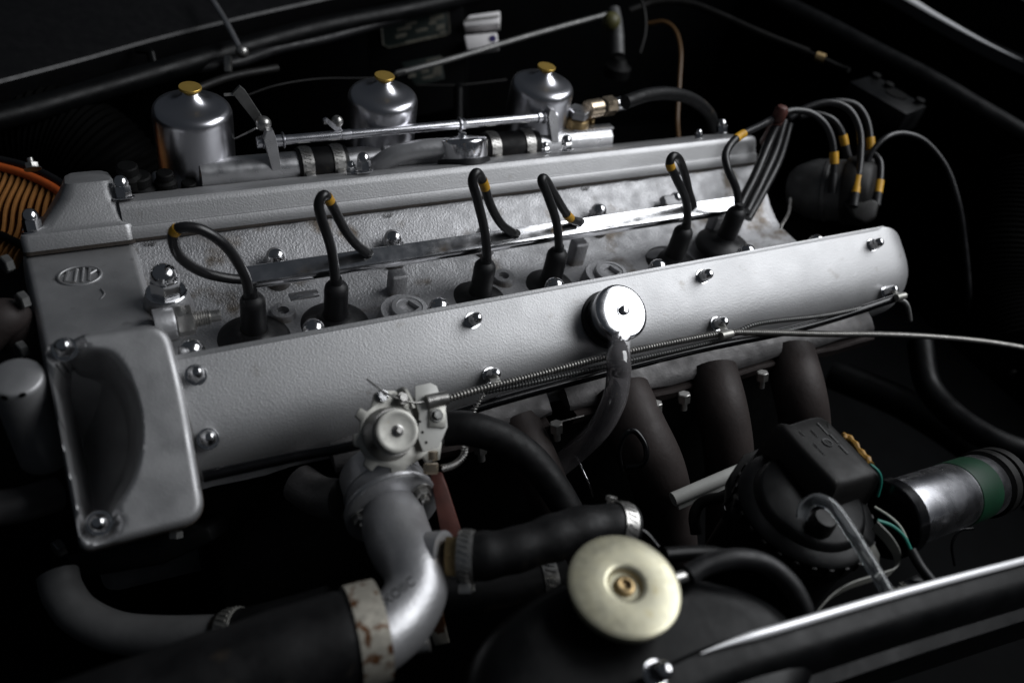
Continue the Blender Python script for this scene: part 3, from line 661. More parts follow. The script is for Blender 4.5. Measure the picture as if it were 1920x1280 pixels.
b = MB(); b.prism(P([(806, 886, 58.5), (828, 886, 58.5), (838, 912, 58.5), (866, 1000, 58.5), (862, 1020, 58.5), (830, 1020, 58)]), FWD * .4, .08)
tag(b.build('support_bracket', 'redbrown', None), 'red oxide coloured flat bracket dropping beside the water elbow', 'bracket')
b = MB(); b.cyl(U(812, 862, d=57), UP, .35, .6, 14); b.box(U(808, 878, d=57), (RIGHT, UP, FWD), (.5, .35, .4), .08); tag(b.build('brass_screw', 'brass_lt', None), 'small brass screw fitting under the notched plate', 'screw')
# --- hoses
def hose(name, pts, r, label, m='hose', sub=10, rf=None, group=None, bow=0):
    p = P(pts); t = thing(name, p[0], label, 'hose', group); s_ = spline(p, sub)
    MB().tube(s_, r, 28, raw=True, rf=rf).build('hose_wall', m, t, 60); return t, s_
def on(s_, t): 
    i = max(1, min(len(s_) - 2, int(t * (len(s_) - 1)))); return s_[i], (s_[i + 1] - s_[i - 1]).normalized()
t, s_ = hose('heater_hose', [(866, 1043, 52), (900, 1042, 52), (960, 1032, 52.5), (1030, 1010, 53.5), (1090, 992, 54.5), (1150, 985, 55.5), (1182, 988, 56)], 1.55, 'wrinkled black hose from the water elbow with bright clamps at both its ends', rf=lambda t, i: 1.5 + .04 * math.sin(t * 40) + .05 * math.sin(t * 13))
c, a = on(s_, .06); clamp(t, c, a, 1.58, 1.0, -UP - FWD * .2)
c, a = on(s_, .9); clamp(t, c, a, 1.52, 1.0, FWD)
b = MB(); b.lathe(U(836, 1043, d=52), (U(870, 1043, d=52) - U(836, 1043, d=52)), [(1.3, 0), (1.36, .08), (1.36, .9), (1.3, 1.0)], 6); b.build('brass_nut', 'brass', th)
t, s_ = hose('bypass_hose', [(835, 803, 62), (880, 803, 62), (940, 822, 62.5), (995, 860, 63), (1040, 915, 63.5), (1072, 970, 64), (1090, 1010, 65)], 1.15, 'dusty black hose arching from behind the round control drum down to the heater hose', rf=lambda t, i: 1.32 - .15 * t)
t, s_ = hose('lower_hose', [(820, 1118, 57), (900, 1108, 57.5), (1000, 1090, 58.5), (1060, 1080, 59)], 1.5, 'black hose under the heater hose with a single bright clamp')
c, a = on(s_, .8); clamp(t, c, a, 1.52, 1.1, FWD)
t, s_ = hose('radiator_hose', [(712, 1180, 48), (655, 1196, 47.3), (560, 1225, 46), (440, 1268, 44.5), (300, 1320, 43), (120, 1385, 41)], 2.9, 'thick black radiator hose leading to the lower left from the water elbow', rf=lambda t, i: 2.75 + .03 * math.sin(t * 30), sub=12)
# rusty flat clamp
c, a = on(s_, .10); a2 = a
b = MB(); b.lathe(c - a * .9, a, [(2.8, 0), (2.92, .03), (2.96, .9), (2.92, 1.75), (2.8, 1.8)], 56, False); rc = b.build('band_clamp', 'rust', t); rc['label'] = 'wide rust spotted band clamp'
b = MB(); cc_ = U(768, 1216, d=49.5); b.tube([cc_ - RIGHT * .3, cc_ + RIGHT * 1.2 + UP * .25], .42, 16, True, 3); b.cyl(cc_ - RIGHT * .7, RIGHT, .5, .4, 16); b.build('clamp_screw', 'steel', rc)
b = MB(); b.prism(P([(803, 1105, 54), (826, 1100, 54), (832, 1160, 54), (842, 1205, 54.5), (815, 1210, 54.5), (798, 1160, 54)]), FWD * .3, .05); tag(b.build('hanging_strap', 'rust', None), 'dull worn metal strap hanging behind the water elbow', 'strap')
t, s_ = hose('lower_water_pipe', [(108, 1075, 58), (118, 1110, 57.5), (150, 1152, 57), (215, 1183, 56.5), (300, 1192, 56), (420, 1190, 55.5)], 1.35, 'smooth grey painted metal pipe bending out at lower left', 'greypipe')
t['category'] = 'pipe'
t, s_ = hose('lower_left_hose', [(415, 1190, 55.5), (460, 1182, 55), (530, 1165, 54.5), (620, 1140, 54)], 1.5, 'dark hose joined to the grey metal pipe by a slotted clamp at lower left')
c, a = on(s_, .22); clamp(t, c, a, 1.55, 1.2, None, 'zinc')
# --- front left items
o = U(30, 705, d=52); t = thing('vented_canister', o - ZZ * 8, 'grey cylinder with small vent holes standing at the left edge', 'canister')
ax = (ZZ + NN * .2).normalized()
b = MB(); b.lathe(o, ax, [(1.62, -9), (1.62, -.35), (1.52, -.08), (1.4, 0), (.4, .02)], 40); b.build('canister_body', 'paint2', t)
for px, py in [(8, 745), (46, 751)]:
    p = U(px, py, d=51.0); n = (p - o); n = (n - ax * n.dot(ax)).normalized(); hh_ = (p - o).dot(ax)
    b = MB(); b.lathe(o + ax * hh_ + n * 1.6, n, [(.22, 0), (.22, .04)], 16); b.build('vent_hole', 'dark', t)
wtube('side_pipe', [(-40, 640, 60), (0, 600, 60), (25, 604, 61), (45, 640, 62), (48, 700, 63)], 1.5, 'exhaust', 'dull curved pipe end at the left edge beside the timing chest', 'pipe', seg=24)
wtube('front_cross_pipe', [(-30, 955, 55), (40, 945, 56), (105, 925, 58)], 1.2, 'cast_dark', 'dark horizontal pipe below the vented canister', 'pipe', seg=20)
b = MB(); b.prism(P([(110, 1040, 60), (390, 985, 60), (400, 1015, 60), (300, 1060, 60), (150, 1085, 60)]), FWD * 4, .4, 2); tag(b.build('pump_housing', 'black', None), 'black pump housing in shadow under the timing cover', 'pump')
inst_o = tag(inst(BOLT, 'clip_bolt', U(330, 1008, d=58.5), UP, None, .2, .9), 'tiny bright bolt peeking out under the timing cover', 'bolt')

# ================================================================== CARBURETTOR SIDE
def carb(px, py, y, label, k):
    cap = U(px, py, y=y); base = cap - ZZ * 14
    t = thing('carburettor', base, label, 'carburettor', 'row of three carburettors')
    r = 3.5
    b = MB(); b.lathe(cap, ZZ, [(r, -11.5), (r, -2.75), (r * .99, -2.42), (r * .96, -2.12), (r * .91, -1.9), (r * .84, -1.76), (r * .72, -1.66), (r * .58, -1.54), (r * .46, -1.38), (r * .36, -1.16), (r * .28, -.9), (r * .22, -.65), (r * .19, -.4)], 56); b.build('dashpot', 'spun', t, 70)
    b = MB(); b.lathe(cap, ZZ, [(.5, -.75), (.6, -.42), (.96, -.26), (1.0, -.2), (1.0, -.06), (.95, 0), (.3, .02)], 32); b.build('damper_cap', 'gold', t, 40)
    b = MB(); b.box(base + V(0, 0, 1), (XX, YY, ZZ), (4, 4, 2.4), .6, 3); b.build('carburettor_body', 'alu_cast', t)
    return t, cap
c1, q1 = carb(356, 162, 28, 'nearest bright dashpot carburettor, leftmost of the three brass topped ones', 0)
c2, q2 = carb(721, 141, 28, 'middle one of three bright carburettors with brass cap, behind the throttle rod', 1)
c3, q3 = carb(1025, 124, 28, 'rearmost bright carburettor with brass cap, beside the hose union', 2)
for px, py, sc in [(240, 325, 1.2), (262, 345, 1.4), (310, 335, 1.0), (355, 352, .9)]:
    tag(inst(DBOLT, 'carburettor_bolt', U(px, py, y=24), ZZ, None, .3, sc * 1.3), ['dull bolt left of the nearest carburettor', 'larger dark nut left of the nearest carburettor, by the cover', 'small fastener at the base of the nearest carburettor', 'small fastener between nearest carburettor and balance pipe'][[240, 262, 310, 355].index(px)], 'bolt')
# --- balance pipe with rubber joints
yb = 25.0
def B_(px, py): return U(px, py, y=yb)
bp = thing('balance_pipe', B_(370, 325), 'satin aluminium water rail with black rubber joints behind the far cam cover', 'pipe')
bx0, bx1 = B_(372, 327), B_(1138, 258)
da = (bx1 - bx0)
def at(px): 
    lo, hi = 0, 1
    for _ in range(30):
        m_ = (lo + hi) / 2; p = bx0 + da * m_; v = p - CAM; x = 960 + v.dot(RIGHT) / v.dot(FWD) * FPX
        if x < px: lo = m_
        else: hi = m_
    return bx0 + da * lo
R0 = 1.38
for a_, c_, r_ in [(372, 562, R0), (640, 905, R0 * .95), (1000, 1140, R0)]:
    p0, p1 = at(a_), at(c_); b = MB(); L = (p1 - p0).length
    b.lathe(p0, da, [(r_ * .9, 0), (r_, .1), (r_, L - .1), (r_ * .9, L)], 40); b.build('pipe_length', 'alu_pipe', bp)
for a_, c_ in [(556, 648), (902, 1004)]:
    p0, p1 = at(a_), at(c_); b = MB(); L = (p1 - p0).length
    b.lathe(p0, da, [(R0 + .2, 0), (R0 + .25, .1), (R0 + .22, L / 2), (R0 + .25, L - .1), (R0 + .2, L)], 36); j = b.build('rubber_joint', 'hose', bp)
    for k in (.17, .8): clamp(bp, p0.lerp(p1, k), da, R0 + .28, 1.15, V(0, -1, -.25), 'steel')
p0 = at(712); b = MB(); b.lathe(p0, da, [(R0 + .1, 0), (R0 + .3, .15), (R0 + .3, 1.2), (R0 + .05, 1.4)], 36); b.build('pipe_collar', 'alu_pipe', bp)
p0 = at(1085) + ZZ * R0; b = MB(); b.box(p0 + XX * 1.5, (XX, YY, ZZ), (2.6, .5, .14), .06); b.build('rail_tab', 'alu_pipe', bp)
# --- throttle linkage
yl = 24.6
def L_(px, py, y=yl): return U(px, py, y=y)
tl = thing('throttle_linkage', L_(490, 266), 'polished throttle rod on brackets with levers, running above the balance pipe', 'linkage')
l0, l1 = L_(484, 267), L_(1042, 217)
b = MB(); b.tube([l0, l1], .46, 18, True, 4); b.build('throttle_rod', 'alu', tl)
def lon(px):
    lo, hi = 0, 1
    for _ in range(30):
        m_ = (lo + hi) / 2; v = l0.lerp(l1, m_) - CAM; x = 960 + v.dot(RIGHT) / v.dot(FWD) * FPX
        if x < px: lo = m_
        else: hi = m_
    return l0.lerp(l1, lo)
ld_ = (l1 - l0).normalized()
for px, r_, h_ in [(486, .55, .5), (497, .62, .6), (520, .55, .9), (531, .78, .18), (648, .5, 1.0), (862, .75, .25), (868, .55, .6), (1010, .62, .5), (1019, .75, .2), (1026, .6, .6)]:
    b = MB(); b.lathe(lon(px) - ld_ * h_ / 2, ld_, [(r_ * .85, 0), (r_, .06), (r_, h_ - .06), (r_ * .85, h_)], 22 if h_ != .6 else 6); b.build('rod_collar', 'alu', tl)
def arm_(poly, th_, m, name, y=yl, d=YY, bev=.05):
    b = MB(); b.prism([L_(a, c, y) for a, c in poly], d * th_, bev); return b.build(name, m, tl, 20)
arm_([(495, 264), (500, 246), (513, 246), (519, 262), (528, 318), (511, 322)], .7, 'alu_pipe', 'support_bracket', yl - .9)
arm_([(1028, 220), (1032, 206), (1040, 206), (1047, 222), (1048, 268), (1036, 270)], 1.0, 'alu_pipe', 'support_bracket', yl - .8)
arm_([(436, 176), (450, 162), (460, 170), (494, 222), (482, 234)], .35, 'dimsteel', 'long_lever', yl + 1.2)
b = MB(); b.sphere(L_(494, 232, yl + .3), .72, 16); b.build('ball_joint', 'steel', tl)
b = MB(); b.tube([L_(420, 178, yl + 1.5), L_(438, 177, yl + 1.5)], .15, 8, True, 3); b.build('lever_pin', 'steel', tl)
arm_([(606, 226), (612, 222), (640, 240), (648, 262), (636, 262), (628, 246)], .3, 'alu', 'short_lever', yl)
b = MB(); b.sphere(L_(632, 228, yl + .5), .6, 14); b.cyl(L_(606, 228, yl + .3), XX, .3, .5, 12); b.build('ball_joint', 'steel', tl)
b = MB(); b.tube([L_(438, 262, yl + 3), L_(482, 240, yl + 1)], .1, 6, True, 3); b.build('link_wire', 'steel', tl)
# --- fuel union and hose
yf = 26.0
def F_(px, py, y=yf): return U(px, py, y=y)
fu = thing('fuel_union', F_(1078, 240), 'stacked banjo fuel union with brass nuts at the end of the balance pipe', 'union')
o = F_(1080, 232)
b = MB(); b.lathe(o, ZZ, [(1.15, -2.6), (1.2, -2.5), (1.2, -.8), (.9, -.7)], 26); b.build('union_post', 'steel', fu)
b = MB(); b.lathe(o, ZZ, [(.9, -.7), (1.35, -.45), (1.5, .1), (1.35, .7), (.9, .9)], 28); b.build('banjo_ring', 'brass', fu)
b = MB(); b.lathe(o, ZZ, [(1.15, .9), (1.3, 1.0), (1.3, 1.75), (1.18, 1.85)], 6); b.build('banjo_bolt', 'alu_pipe', fu)
d_ = (F_(1180, 190, 27) - F_(1090, 205)).normalized(); o2 = F_(1100, 206)
for s0, L, r_, m, sg, nm in [(0, 2.0, 1.05, 'brass_lt', 28, 'brass_barrel'), (2.05, .3, .85, 'rubber', 24, 'union_seal'), (2.4, 1.6, 1.12, 'brass_lt', 6, 'hex_nut'), (4.1, 1.5, .85, 'nut', 24, 'hose_ferrule')]:
    b = MB(); b.lathe(o2 + d_ * s0, d_, [(r_ * .9, 0), (r_, .1), (r_, L - .1), (r_ * .9, L)], sg); b.build(nm, m, fu)
b = MB(); b.tube([F_(1110, 222), F_(1108, 240)], .35, 12, True, 3); b.build('brass_stub', 'brass', fu)
wtube('fuel_hose', [(1172, 192, 88), (1215, 178, 90), (1260, 176, 93), (1300, 188, 97), (1330, 215, 101), (1340, 250, 104)], .75, 'hose', 'black fuel hose leaving the brass union to the right', 'hose', seg=18)
# --- distributor
ds = thing('distributor', U(1560, 370, d=98), 'grey bodied distributor lying behind the far cover with black cap full of cables', 'distributor')
A = (U(1600, 352, d=97) - U(1465, 345, d=101)).normalized()
o = U(1480, 352, d=101)
b = MB(); b.lathe(o, A, [(1.9, 0), (2.7, .8), (3.4, 2.4), (3.6, 3.2), (3.6, 4.2), (3.75, 4.3), (3.75, 4.7), (3.6, 4.8), (3.6, 6.4), (3.4, 6.6)], 40); b.build('distributor_body', 'dist', ds)
b = MB(); b.lathe(o + A * 6.5, A, [(3.9, 0), (4.0, .2), (3.9, 1.2), (3.5, 2.6), (3.0, 3.1), (1.2, 3.4)], 40); b.build('distributor_cap', 'plastic', ds)
b = MB(); b.prism(P([(1583, 378, 94), (1640, 372, 94), (1652, 380, 94), (1645, 410, 94), (1625, 420, 94), (1600, 408, 94)]), FWD * 3, .5, 3); b.build('cap_tower', 'plastic', ds)
b = MB(); b.tube(P([(1455, 470, 96), (1462, 430, 96), (1478, 400, 97), (1482, 372, 98)]), .2, 8); b.build('spring_clip', 'steel', ds)
DL = [
 ([(1466, 212, 92), (1490, 207, 92.5), (1520, 212, 93), (1546, 232, 93.5), (1560, 262, 94), (1564, 300, 94.5), (1562, 335, 95)], (1563, 295), 'distributor lead with the nearest arch, left of the tall ones'),
 ([(1500, 218, 97), (1530, 214, 97), (1560, 224, 97), (1577, 245, 97.5), (1585, 275, 98)], (1584, 262), 'short distributor lead tucked behind the first arch'),
 ([(1480, 222, 95), (1510, 203, 95), (1555, 192, 95), (1592, 206, 95), (1612, 245, 95), (1613, 300, 94.5), (1604, 362, 94)], (1603, 351), 'tall arching distributor lead ending lowest, in the middle of the cap'),
 ([(1540, 195, 98), (1575, 190, 98), (1606, 198, 98), (1625, 225, 98), (1632, 262, 98), (1632, 300, 98)], (1631, 268), 'highest distributor lead, behind the tall arch'),
 ([(1600, 300, 97), (1630, 288, 96.5), (1648, 300, 96), (1651, 325, 95.5), (1646, 362, 95)], (1647, 352), 'short distributor lead at the right edge of the cap')]
for pts, (bx, by), lab in DL:
    p = P(pts); sp = spline(p, 10); t = thing('distributor_lead', p[-1], lab, 'ignition lead', 'leads fanning from the distributor')
    MB().tube(sp, .4, 12, raw=True).build('cable', 'lead', t, 60); i = near(sp, bx, by); band(t, sp, max(0, i - 3), min(len(sp), i + 4), .5)
    a_ = (sp[-1] - sp[-4]).normalized(); b = MB(); b.lathe(sp[-1] - a_ * .6, a_, [(.42, 0), (.48, .2), (.52, 2.2)], 18); b.build('boot', 'rubber', t)
wtube('coil_lead', [(1605, 385, 96), (1618, 330, 95.5), (1635, 285, 95), (1665, 256, 95), (1700, 251, 96), (1738, 268, 97), (1775, 315, 98), (1797, 380, 99), (1808, 450, 101), (1816, 530, 103), (1822, 620, 105)], .34, 'lead', 'long thin black cable arching from the distributor and dropping at the right', 'ignition lead', seg=12)
for pts, lab in [([(1462, 222, 92), (1440, 270, 92), (1415, 330, 91), (1390, 380, 90), (1378, 420, 89)], 'front cable of the bundle dropping from the red brown clip'),
                 ([(1470, 225, 93), (1452, 285, 93), (1425, 345, 92), (1400, 395, 91)], 'middle cable of the bundle dropping from the red brown clip'),
                 ([(1480, 232, 95), (1460, 300, 95), (1430, 360, 94), (1402, 410, 93)], 'rear cable of the bundle dropping from the red brown clip')]:
    wtube('bundled_cable', pts, .5, 'lead', lab, 'cable', group='cables gathered behind the far cover', seg=12)
c = U(1463, 212, d=91); b = MB(); b.lathe(c, ZZ, [(.62, -.9), (.75, -.7), (.75, .4), (.55, .75), (.3, .85)], 20); b.tube([c - ZZ * .8, c + V(2, 2, -5)], .7, 12, True, 4); tag(b.build('cable_clip_post', 'redbrown', None), 'red brown clip post holding the cables behind the far cover', 'clip')
c = U(1383, 262, d=88)

# ================================================================== LOWER RIGHT
def outline(pts, z, sub=6): return [V(p.x, p.y, 0) for p in spline([U(a, c, z=z) for a, c in pts], sub, True)]
ol = outline([(870, 1330), (895, 1215), (985, 1128), (1090, 1080), (1200, 1062), (1320, 1092), (1420, 1122), (1490, 1175), (1530, 1260), (1400, 1420), (1100, 1500), (900, 1450)], -.5)
cx = sum(p.x for p in ol) / len(ol); cy = sum(p.y for p in ol) / len(ol)
ht = thing('header_tank', V(cx, cy, -14), 'large satin black header tank at the bottom of the picture under the round cap', 'tank')
b = MB(); rings = []
for z, k in [(-14, .96), (-3, 1.0), (-1.2, 1.0), (-.5, .985), (.1, .95), (.55, .90), (.85, .82), (1.0, .7), (1.05, .5), (1.05, .2)]:
    rings.append([V(cx + (p.x - cx) * k, cy + (p.y - cy) * k, z) for p in ol])
b.ringloft(rings); b.build('tank_shell', 'black', ht, 60)
cz = U(1173, 1094, d=46.5); AX = (ZZ + V(-.02, 0, 0)).normalized()
b = MB(); b.lathe(V(cz.x, cz.y, .6), ZZ, [(2.4, 0), (2.3, .2), (2.2, cz.z - 1.3)], 40); b.build('filler_neck', 'black', ht)
rcp = subthing('radiator_cap', cz, 'round pale yellow zinc radiator cap with a sunken copper coloured rivet', ht)
b = MB(); b.lathe(cz, AX, [(2.9, -1.0), (3.05, -.95), (3.2, -.45), (3.28, -.25), (3.24, -.1), (3.1, -.02), (2.95, .02), (2.2, .1), (1.3, .12), (1.1, .1), (1.0, 0), (.92, -.25), (.88, -.3), (.2, -.32)], 72); b.build('cap_disc', 'cap_zinc', rcp, 40)
b = MB(); b.lathe(cz, AX, [(.62, -.35), (.6, -.12), (.5, -.05), (.36, -.02), (.3, -.05), (.28, -.22), (.1, -.25)], 32); b.build('rivet', 'brass', rcp, 40)
t, s_ = hose('overflow_hose', [(1290, 1078, 49.5), (1325, 1058, 50), (1380, 1046, 50.5), (1435, 1056, 51), (1480, 1092, 51), (1506, 1140, 51), (1512, 1190, 51)], .62, 'slim black overflow hose arching to the right from the radiator cap neck', 'rubber', sub=12)
b = MB(); b.tube(P([(1262, 1085, 49), (1300, 1074, 49.7)]), .35, 12, True, 3); b.build('overflow_stub', 'steel', t)
wtube('vent_pipe', [(1245, 1040, 53), (1300, 1036, 54), (1345, 1038, 55), (1390, 1052, 56)], .5, 'black', 'short dark pipe behind the overflow hose', 'pipe')
wtube('bleed_pipe', [(1186, 990, 56), (1210, 1000, 56), (1232, 1025, 56)], .25, 'gloss', 'thin glossy pipe between heater hose end and radiator cap', 'pipe')
# dome beside the tank, under the hose
c = U(1385, 1200, d=52); b = MB(); b.lathe(c, ZZ, [(3.3, -5), (3.2, -1.4), (2.9, -.5), (2.2, 0), (1.2, .25), (.4, .3)], 40)
tag(b.build('pressure_dome', 'black', None), 'dark rounded dome right of the radiator cap under the overflow hose', 'dome')
# --- front rail; a pale bead paints the highlight on its black edge
rp = spline(P([(1180, 1290, 43), (1330, 1218, 45.5), (1500, 1166, 48), (1700, 1108, 52), (1920, 1050, 57.5), (2060, 1015, 62)]), 10)
rl = thing('front_rail', rp[0], 'black body rail crossing the lower right corner with a painted highlight on its upper edge', 'rail')
b = MB(); b.tube(rp[9:], .27, 14, raw=True, rf=lambda t, i: .27 * min(1, .12 + i / 7)); b.build('edge_highlight', 'edge', rl, 60)
b = MB(); rr = []
for p in rp: rr.append([p + V(0, y * 1.0, z) for y, z in [(.25, -.05), (.1, -.25), (-.35, -.3), (-1.0, -.35), (-1.5, -.6), (-1.8, -1.0), (-2.1, -1.8), (-2.2, -2.6), (-2.9, -2.9), (-2.95, -3.15), (-2.3, -3.4), (-2.4, -9), (.25, -9)]])
b.ringloft(rr); b.build('rail_panel', 'black', rl, 30)
tag(inst(NUT, 'tank_bolt', U(1228, 1262, d=44), (ZZ + NN).normalized(), None, .3, .95), 'chrome domed bolt at the bottom edge between tank and front rail', 'bolt')
# --- brake fluid reservoir
rz = U(1503, 962, d=60); BX = (ZZ + V(.02, 0, 0)).normalized()
rs = thing('fluid_reservoir', rz - ZZ * 10, 'black fluid reservoir with a box shaped level sensor on its ribbed lid', 'reservoir')
b = MB(); b.lathe(rz, BX, [(4.6, -9), (4.6, -1.4), (4.9, -1.2), (4.9, -.4), (4.5, -.2)], 48); b.build('reservoir_body', 'black', rs)
b = MB()
b.lathe(rz + BX * .2, BX, [(4.9, -.6), (5.05, -.4), (5.05, .6), (4.85, .85), (4.1, 1.05), (3.9, 1.5), (3.6, 1.7), (1, 1.8)], 56)
b.build('screw_lid', 'black', rs)
for k in range(26):
    a_ = 6.28319 * k / 26; n = V(math.cos(a_), math.sin(a_), 0); b = MB(); b.box(rz + n * 5.05 + ZZ * .3, (n, ZZ.cross(n), ZZ), (.12, .18, .45), .04); b.build('lid_rib', 'plastic', rs)
c2_ = U(1415, 905, d=62); b = MB(); b.prism(P([(1365, 935, 61), (1368, 890, 62), (1395, 850, 63), (1432, 835, 64), (1450, 880, 62), (1420, 905, 61.2)]), -ZZ * 1.2, .2); b.build('lid_shoulder', 'plastic', rs)
b = MB(); b.prism(P([(1365, 940, 60.8), (1428, 905, 60.8), (1480, 950, 59.5), (1490, 985, 58.8), (1400, 978, 59.5)]), -ZZ * 2, .3); b.build('lid_skirt', 'plastic', rs)
# sensor box: long rounded hood
tp = [(1462, 800, 61.5), (1530, 776, 63.5), (1556, 785, 63.3), (1646, 880, 59.5), (1632, 886, 58.8), (1575, 900, 57.2), (1556, 902, 57)]
bt = P([(1465, 797, 61), (1480, 792, 61.6), (1528, 778, 63.2), (1548, 783, 63.0), (1562, 795, 62.4), (1645, 882, 59.2), (1640, 890, 58.8), (1578, 906, 57.0), (1560, 900, 57)])
nb = (bt[2] - bt[0]).cross(bt[6] - bt[2]).normalized(); nb = nb if nb.z > 0 else -nb
cb = V(0, 0, 0)
for p in bt: cb += p
cb /= len(bt); b = MB(); rings = []
for h_, k in [(-6.9, 1.12), (-4.2, 1.10), (-1.2, 1.05), (-.45, 1.02), (-.12, .96), (0, .88), (0.02, .6)]:
    rings.append([cb + (p - cb) * k + nb * h_ for p in spline(bt, 4, True)])
b.ringloft(rings); sb = b.build('sensor_box', 'plastic', rs, 50)
e1 = (bt[5] - bt[4]).normalized(); e2 = nb.cross(e1)
if e2.dot(UP) < 0: pass
def on_box(px, py): return pl(px, py, cb + nb * .04, nb)
for px, py, tx, sz in [(1503, 812, '4637', .26), (1527, 812, 'MADE IN', .2), (1536, 842, 'REGD DESIGN', .2)]:
    text(tx, sz, on_box(px, py), e1, -e2 if (-e2).dot(UP) > 0 else e2, .05, 'stamped_text', 'plastic_rec', rs)
for px, py, l_ in [(1538, 798, .3), (1548, 809, .3), (1564, 822, .45), (1582, 842, .45)]:
    b = MB(); b.box(on_box(px, py), (e1, e2, nb), (l_, .08, .03)); b.build('stamped_dash', 'plastic_rec', rs)
b = MB(); b.lathe(on_box(1552, 829), nb, [(.42, -.02), (.42, .03), (.3, .02), (.28, -.02)], 20); b.build('moulded_dimple', 'plastic_rec', rs)
b = MB(); b.tube(P([(1578, 818, 62), (1590, 822, 62), (1602, 832, 61.5), (1612, 848, 61), (1625, 862, 60.5), (1632, 872, 60)]), .3, 8, True, 6, rf=lambda t, i: .3 + .05 * math.sin(i * 1.1) + .04 * math.sin(i * .37)); b.build('taped_terminal', 'wire_y', rs)
ct = P([(1503, 972, 56), (1510, 948, 56), (1532, 936, 55.5), (1562, 950, 55), (1595, 995, 54), (1628, 1048, 53), (1658, 1098, 52.3), (1675, 1125, 52)])
t = thing('clear_tube', ct[0], 'clear vinyl tube looping out of the reservoir lid down to the front rail', 'tube')
b = MB(); b.tube(ct, .42, 18, True, 12); b.build('vinyl_wall', 'clear', t, 60)
b = MB(); b.lathe(U(1545, 975, d=56), BX, [(.9, -.8), (.85, .1), (.7, .3)], 20); tag(b.build('lid_nipple', 'plastic', rs))
wtube('teal_wire', [(1630, 868, 60), (1648, 885, 60), (1652, 905, 60.5), (1646, 930, 61)], .1, 'teal', 'thin teal wire curling off the sensor box terminal', 'wire')
wtube('teal_wire', [(1645, 975, 58), (1672, 985, 58), (1695, 1005, 58), (1710, 1035, 58)], .12, 'teal', 'bright teal wire passing under the silver cylinder', 'wire')
wtube('pale_green_wire', [(1640, 950, 59), (1668, 968, 58.5), (1690, 990, 58.3), (1708, 1030, 58)], .09, 'cream', 'pale wire crossing above the bright teal wire', 'wire')
wtube('wire_sleeve', [(1708, 1030, 58), (1725, 1060, 57.5), (1748, 1090, 57)], .35, 'rubber', 'short black sleeve gathering the teal wires', 'sleeve')
p = P([(1640, 985, 57.5), (1668, 1015, 57), (1683, 1045, 56.5), (1675, 1070, 56), (1640, 1083, 55), (1590, 1100, 54), (1555, 1122, 53), (1528, 1152, 52)]); sp = spline(p, 10)
b = MB(); rr = [[c_ + V(0, 0, .45), c_ + V(.06, .06, .45), c_ + V(.06, .06, -.45), c_ + V(0, 0, -.45)] for c_ in sp]; b.ringloft(rr); tag(b.build('grey_strap', 'strip', None, 30), 'pale grey flat strap looping under the reservoir', 'strap')
b = MB(); b.prism(P([(1600, 1058, 57), (1622, 1035, 57), (1640, 1020, 57), (1650, 1040, 57), (1648, 1060, 57)]), FWD * .2, .03); tag(b.build('paper_tag', 'strip', None), 'small pale tag on the side of the reservoir', 'tag')
b = MB(); lc = P([(1640, 1120, 56), (1720, 1075, 58), (1732, 1088, 57.5), (1655, 1135, 55.5)]); b.prism(lc, -ZZ * .2, .03); lb = thing('battery_label', lc[0], 'dark label with worn gold lettering below the grey strap', 'label'); b.build('label_ground', 'gloss', lb)
er = (lc[1] - lc[0]).normalized(); en = (lc[1] - lc[0]).cross(lc[3] - lc[0]).normalized(); en = en if en.z > 0 else -en
text('Rali', 1.0, (lc[0] + lc[1] + lc[2] + lc[3]) / 4 + en * .05, er, en.cross(er), .03, 'label_lettering', 'print', lb)
# white bar
b = MB(); w0, w1 = U(1262, 936, d=68), U(1420, 868, d=70); b.tube([w0, w1], .6, 16, True, 3); b.prism([w0 + UP * .5, w0 - UP * .9 + RIGHT * 0.5, w1 - UP * 1.0, w1 + UP * .4], FWD * .8, .1); tag(b.build('white_bar', 'white', None), 'off white metal bar running behind the reservoir', 'bar')
# silver cylinder
s0, s1 = U(1688, 962, d=63), U(1850, 905, d=70); ax = (s1 - s0).normalized(); L = (s1 - s0).length
cy_ = thing('ignition_coil', s0, 'silver cylinder with a dark green sleeve lying at the right edge', 'ignition coil')
b = MB(); b.lathe(s0 - ax * 2, ax, [(2.2, 0), (2.55, .3), (2.6, .6), (2.6, L + .8), (2.5, L + 1)], 48); b.build('metal_can', 'alu', cy_)
b = MB(); b.lathe(s0 + ax * L * .56, ax, [(2.62, 0), (2.66, .05), (2.66, L * .24), (2.62, L * .25)], 48, False); b.build('green_band', 'green', cy_)
b = MB(); b.lathe(s0 + ax * (L - .9), ax, [(2.62, 0), (2.85, .1), (2.85, 1.0), (2.5, 1.1), (2.5, 1.5), (2.8, 1.6), (2.8, 2.5), (2.4, 2.9), (1, 3)], 44); b.build('end_cap', 'plastic', cy_)
b = MB(); b.lathe(s0 - ax * 2.3, ax, [(2.9, 0), (3.0, .1), (3.0, 1.2), (2.9, 1.3)], 44); b.build('mounting_strap', 'gloss', cy_)
for k, (pts, lab) in enumerate([([(1790, 1060, 62), (1785, 1020, 62), (1800, 995, 62), (1825, 990, 62)], 'thin glossy wire curling below the silver cylinder'), ([(1300, 960, 66), (1315, 930, 67), (1350, 935, 67), (1360, 960, 66)], 'thin dark bent wire left of the reservoir')]):
    wtube('thin_wire', pts, .1, 'gloss', lab, 'wire')
wtube('brake_pipe', [(1305, 1000, 66), (1302, 965, 66), (1318, 940, 66), (1365, 930, 65)], .45, 'plastic', 'dark bent pipe beside the reservoir lid', 'pipe')
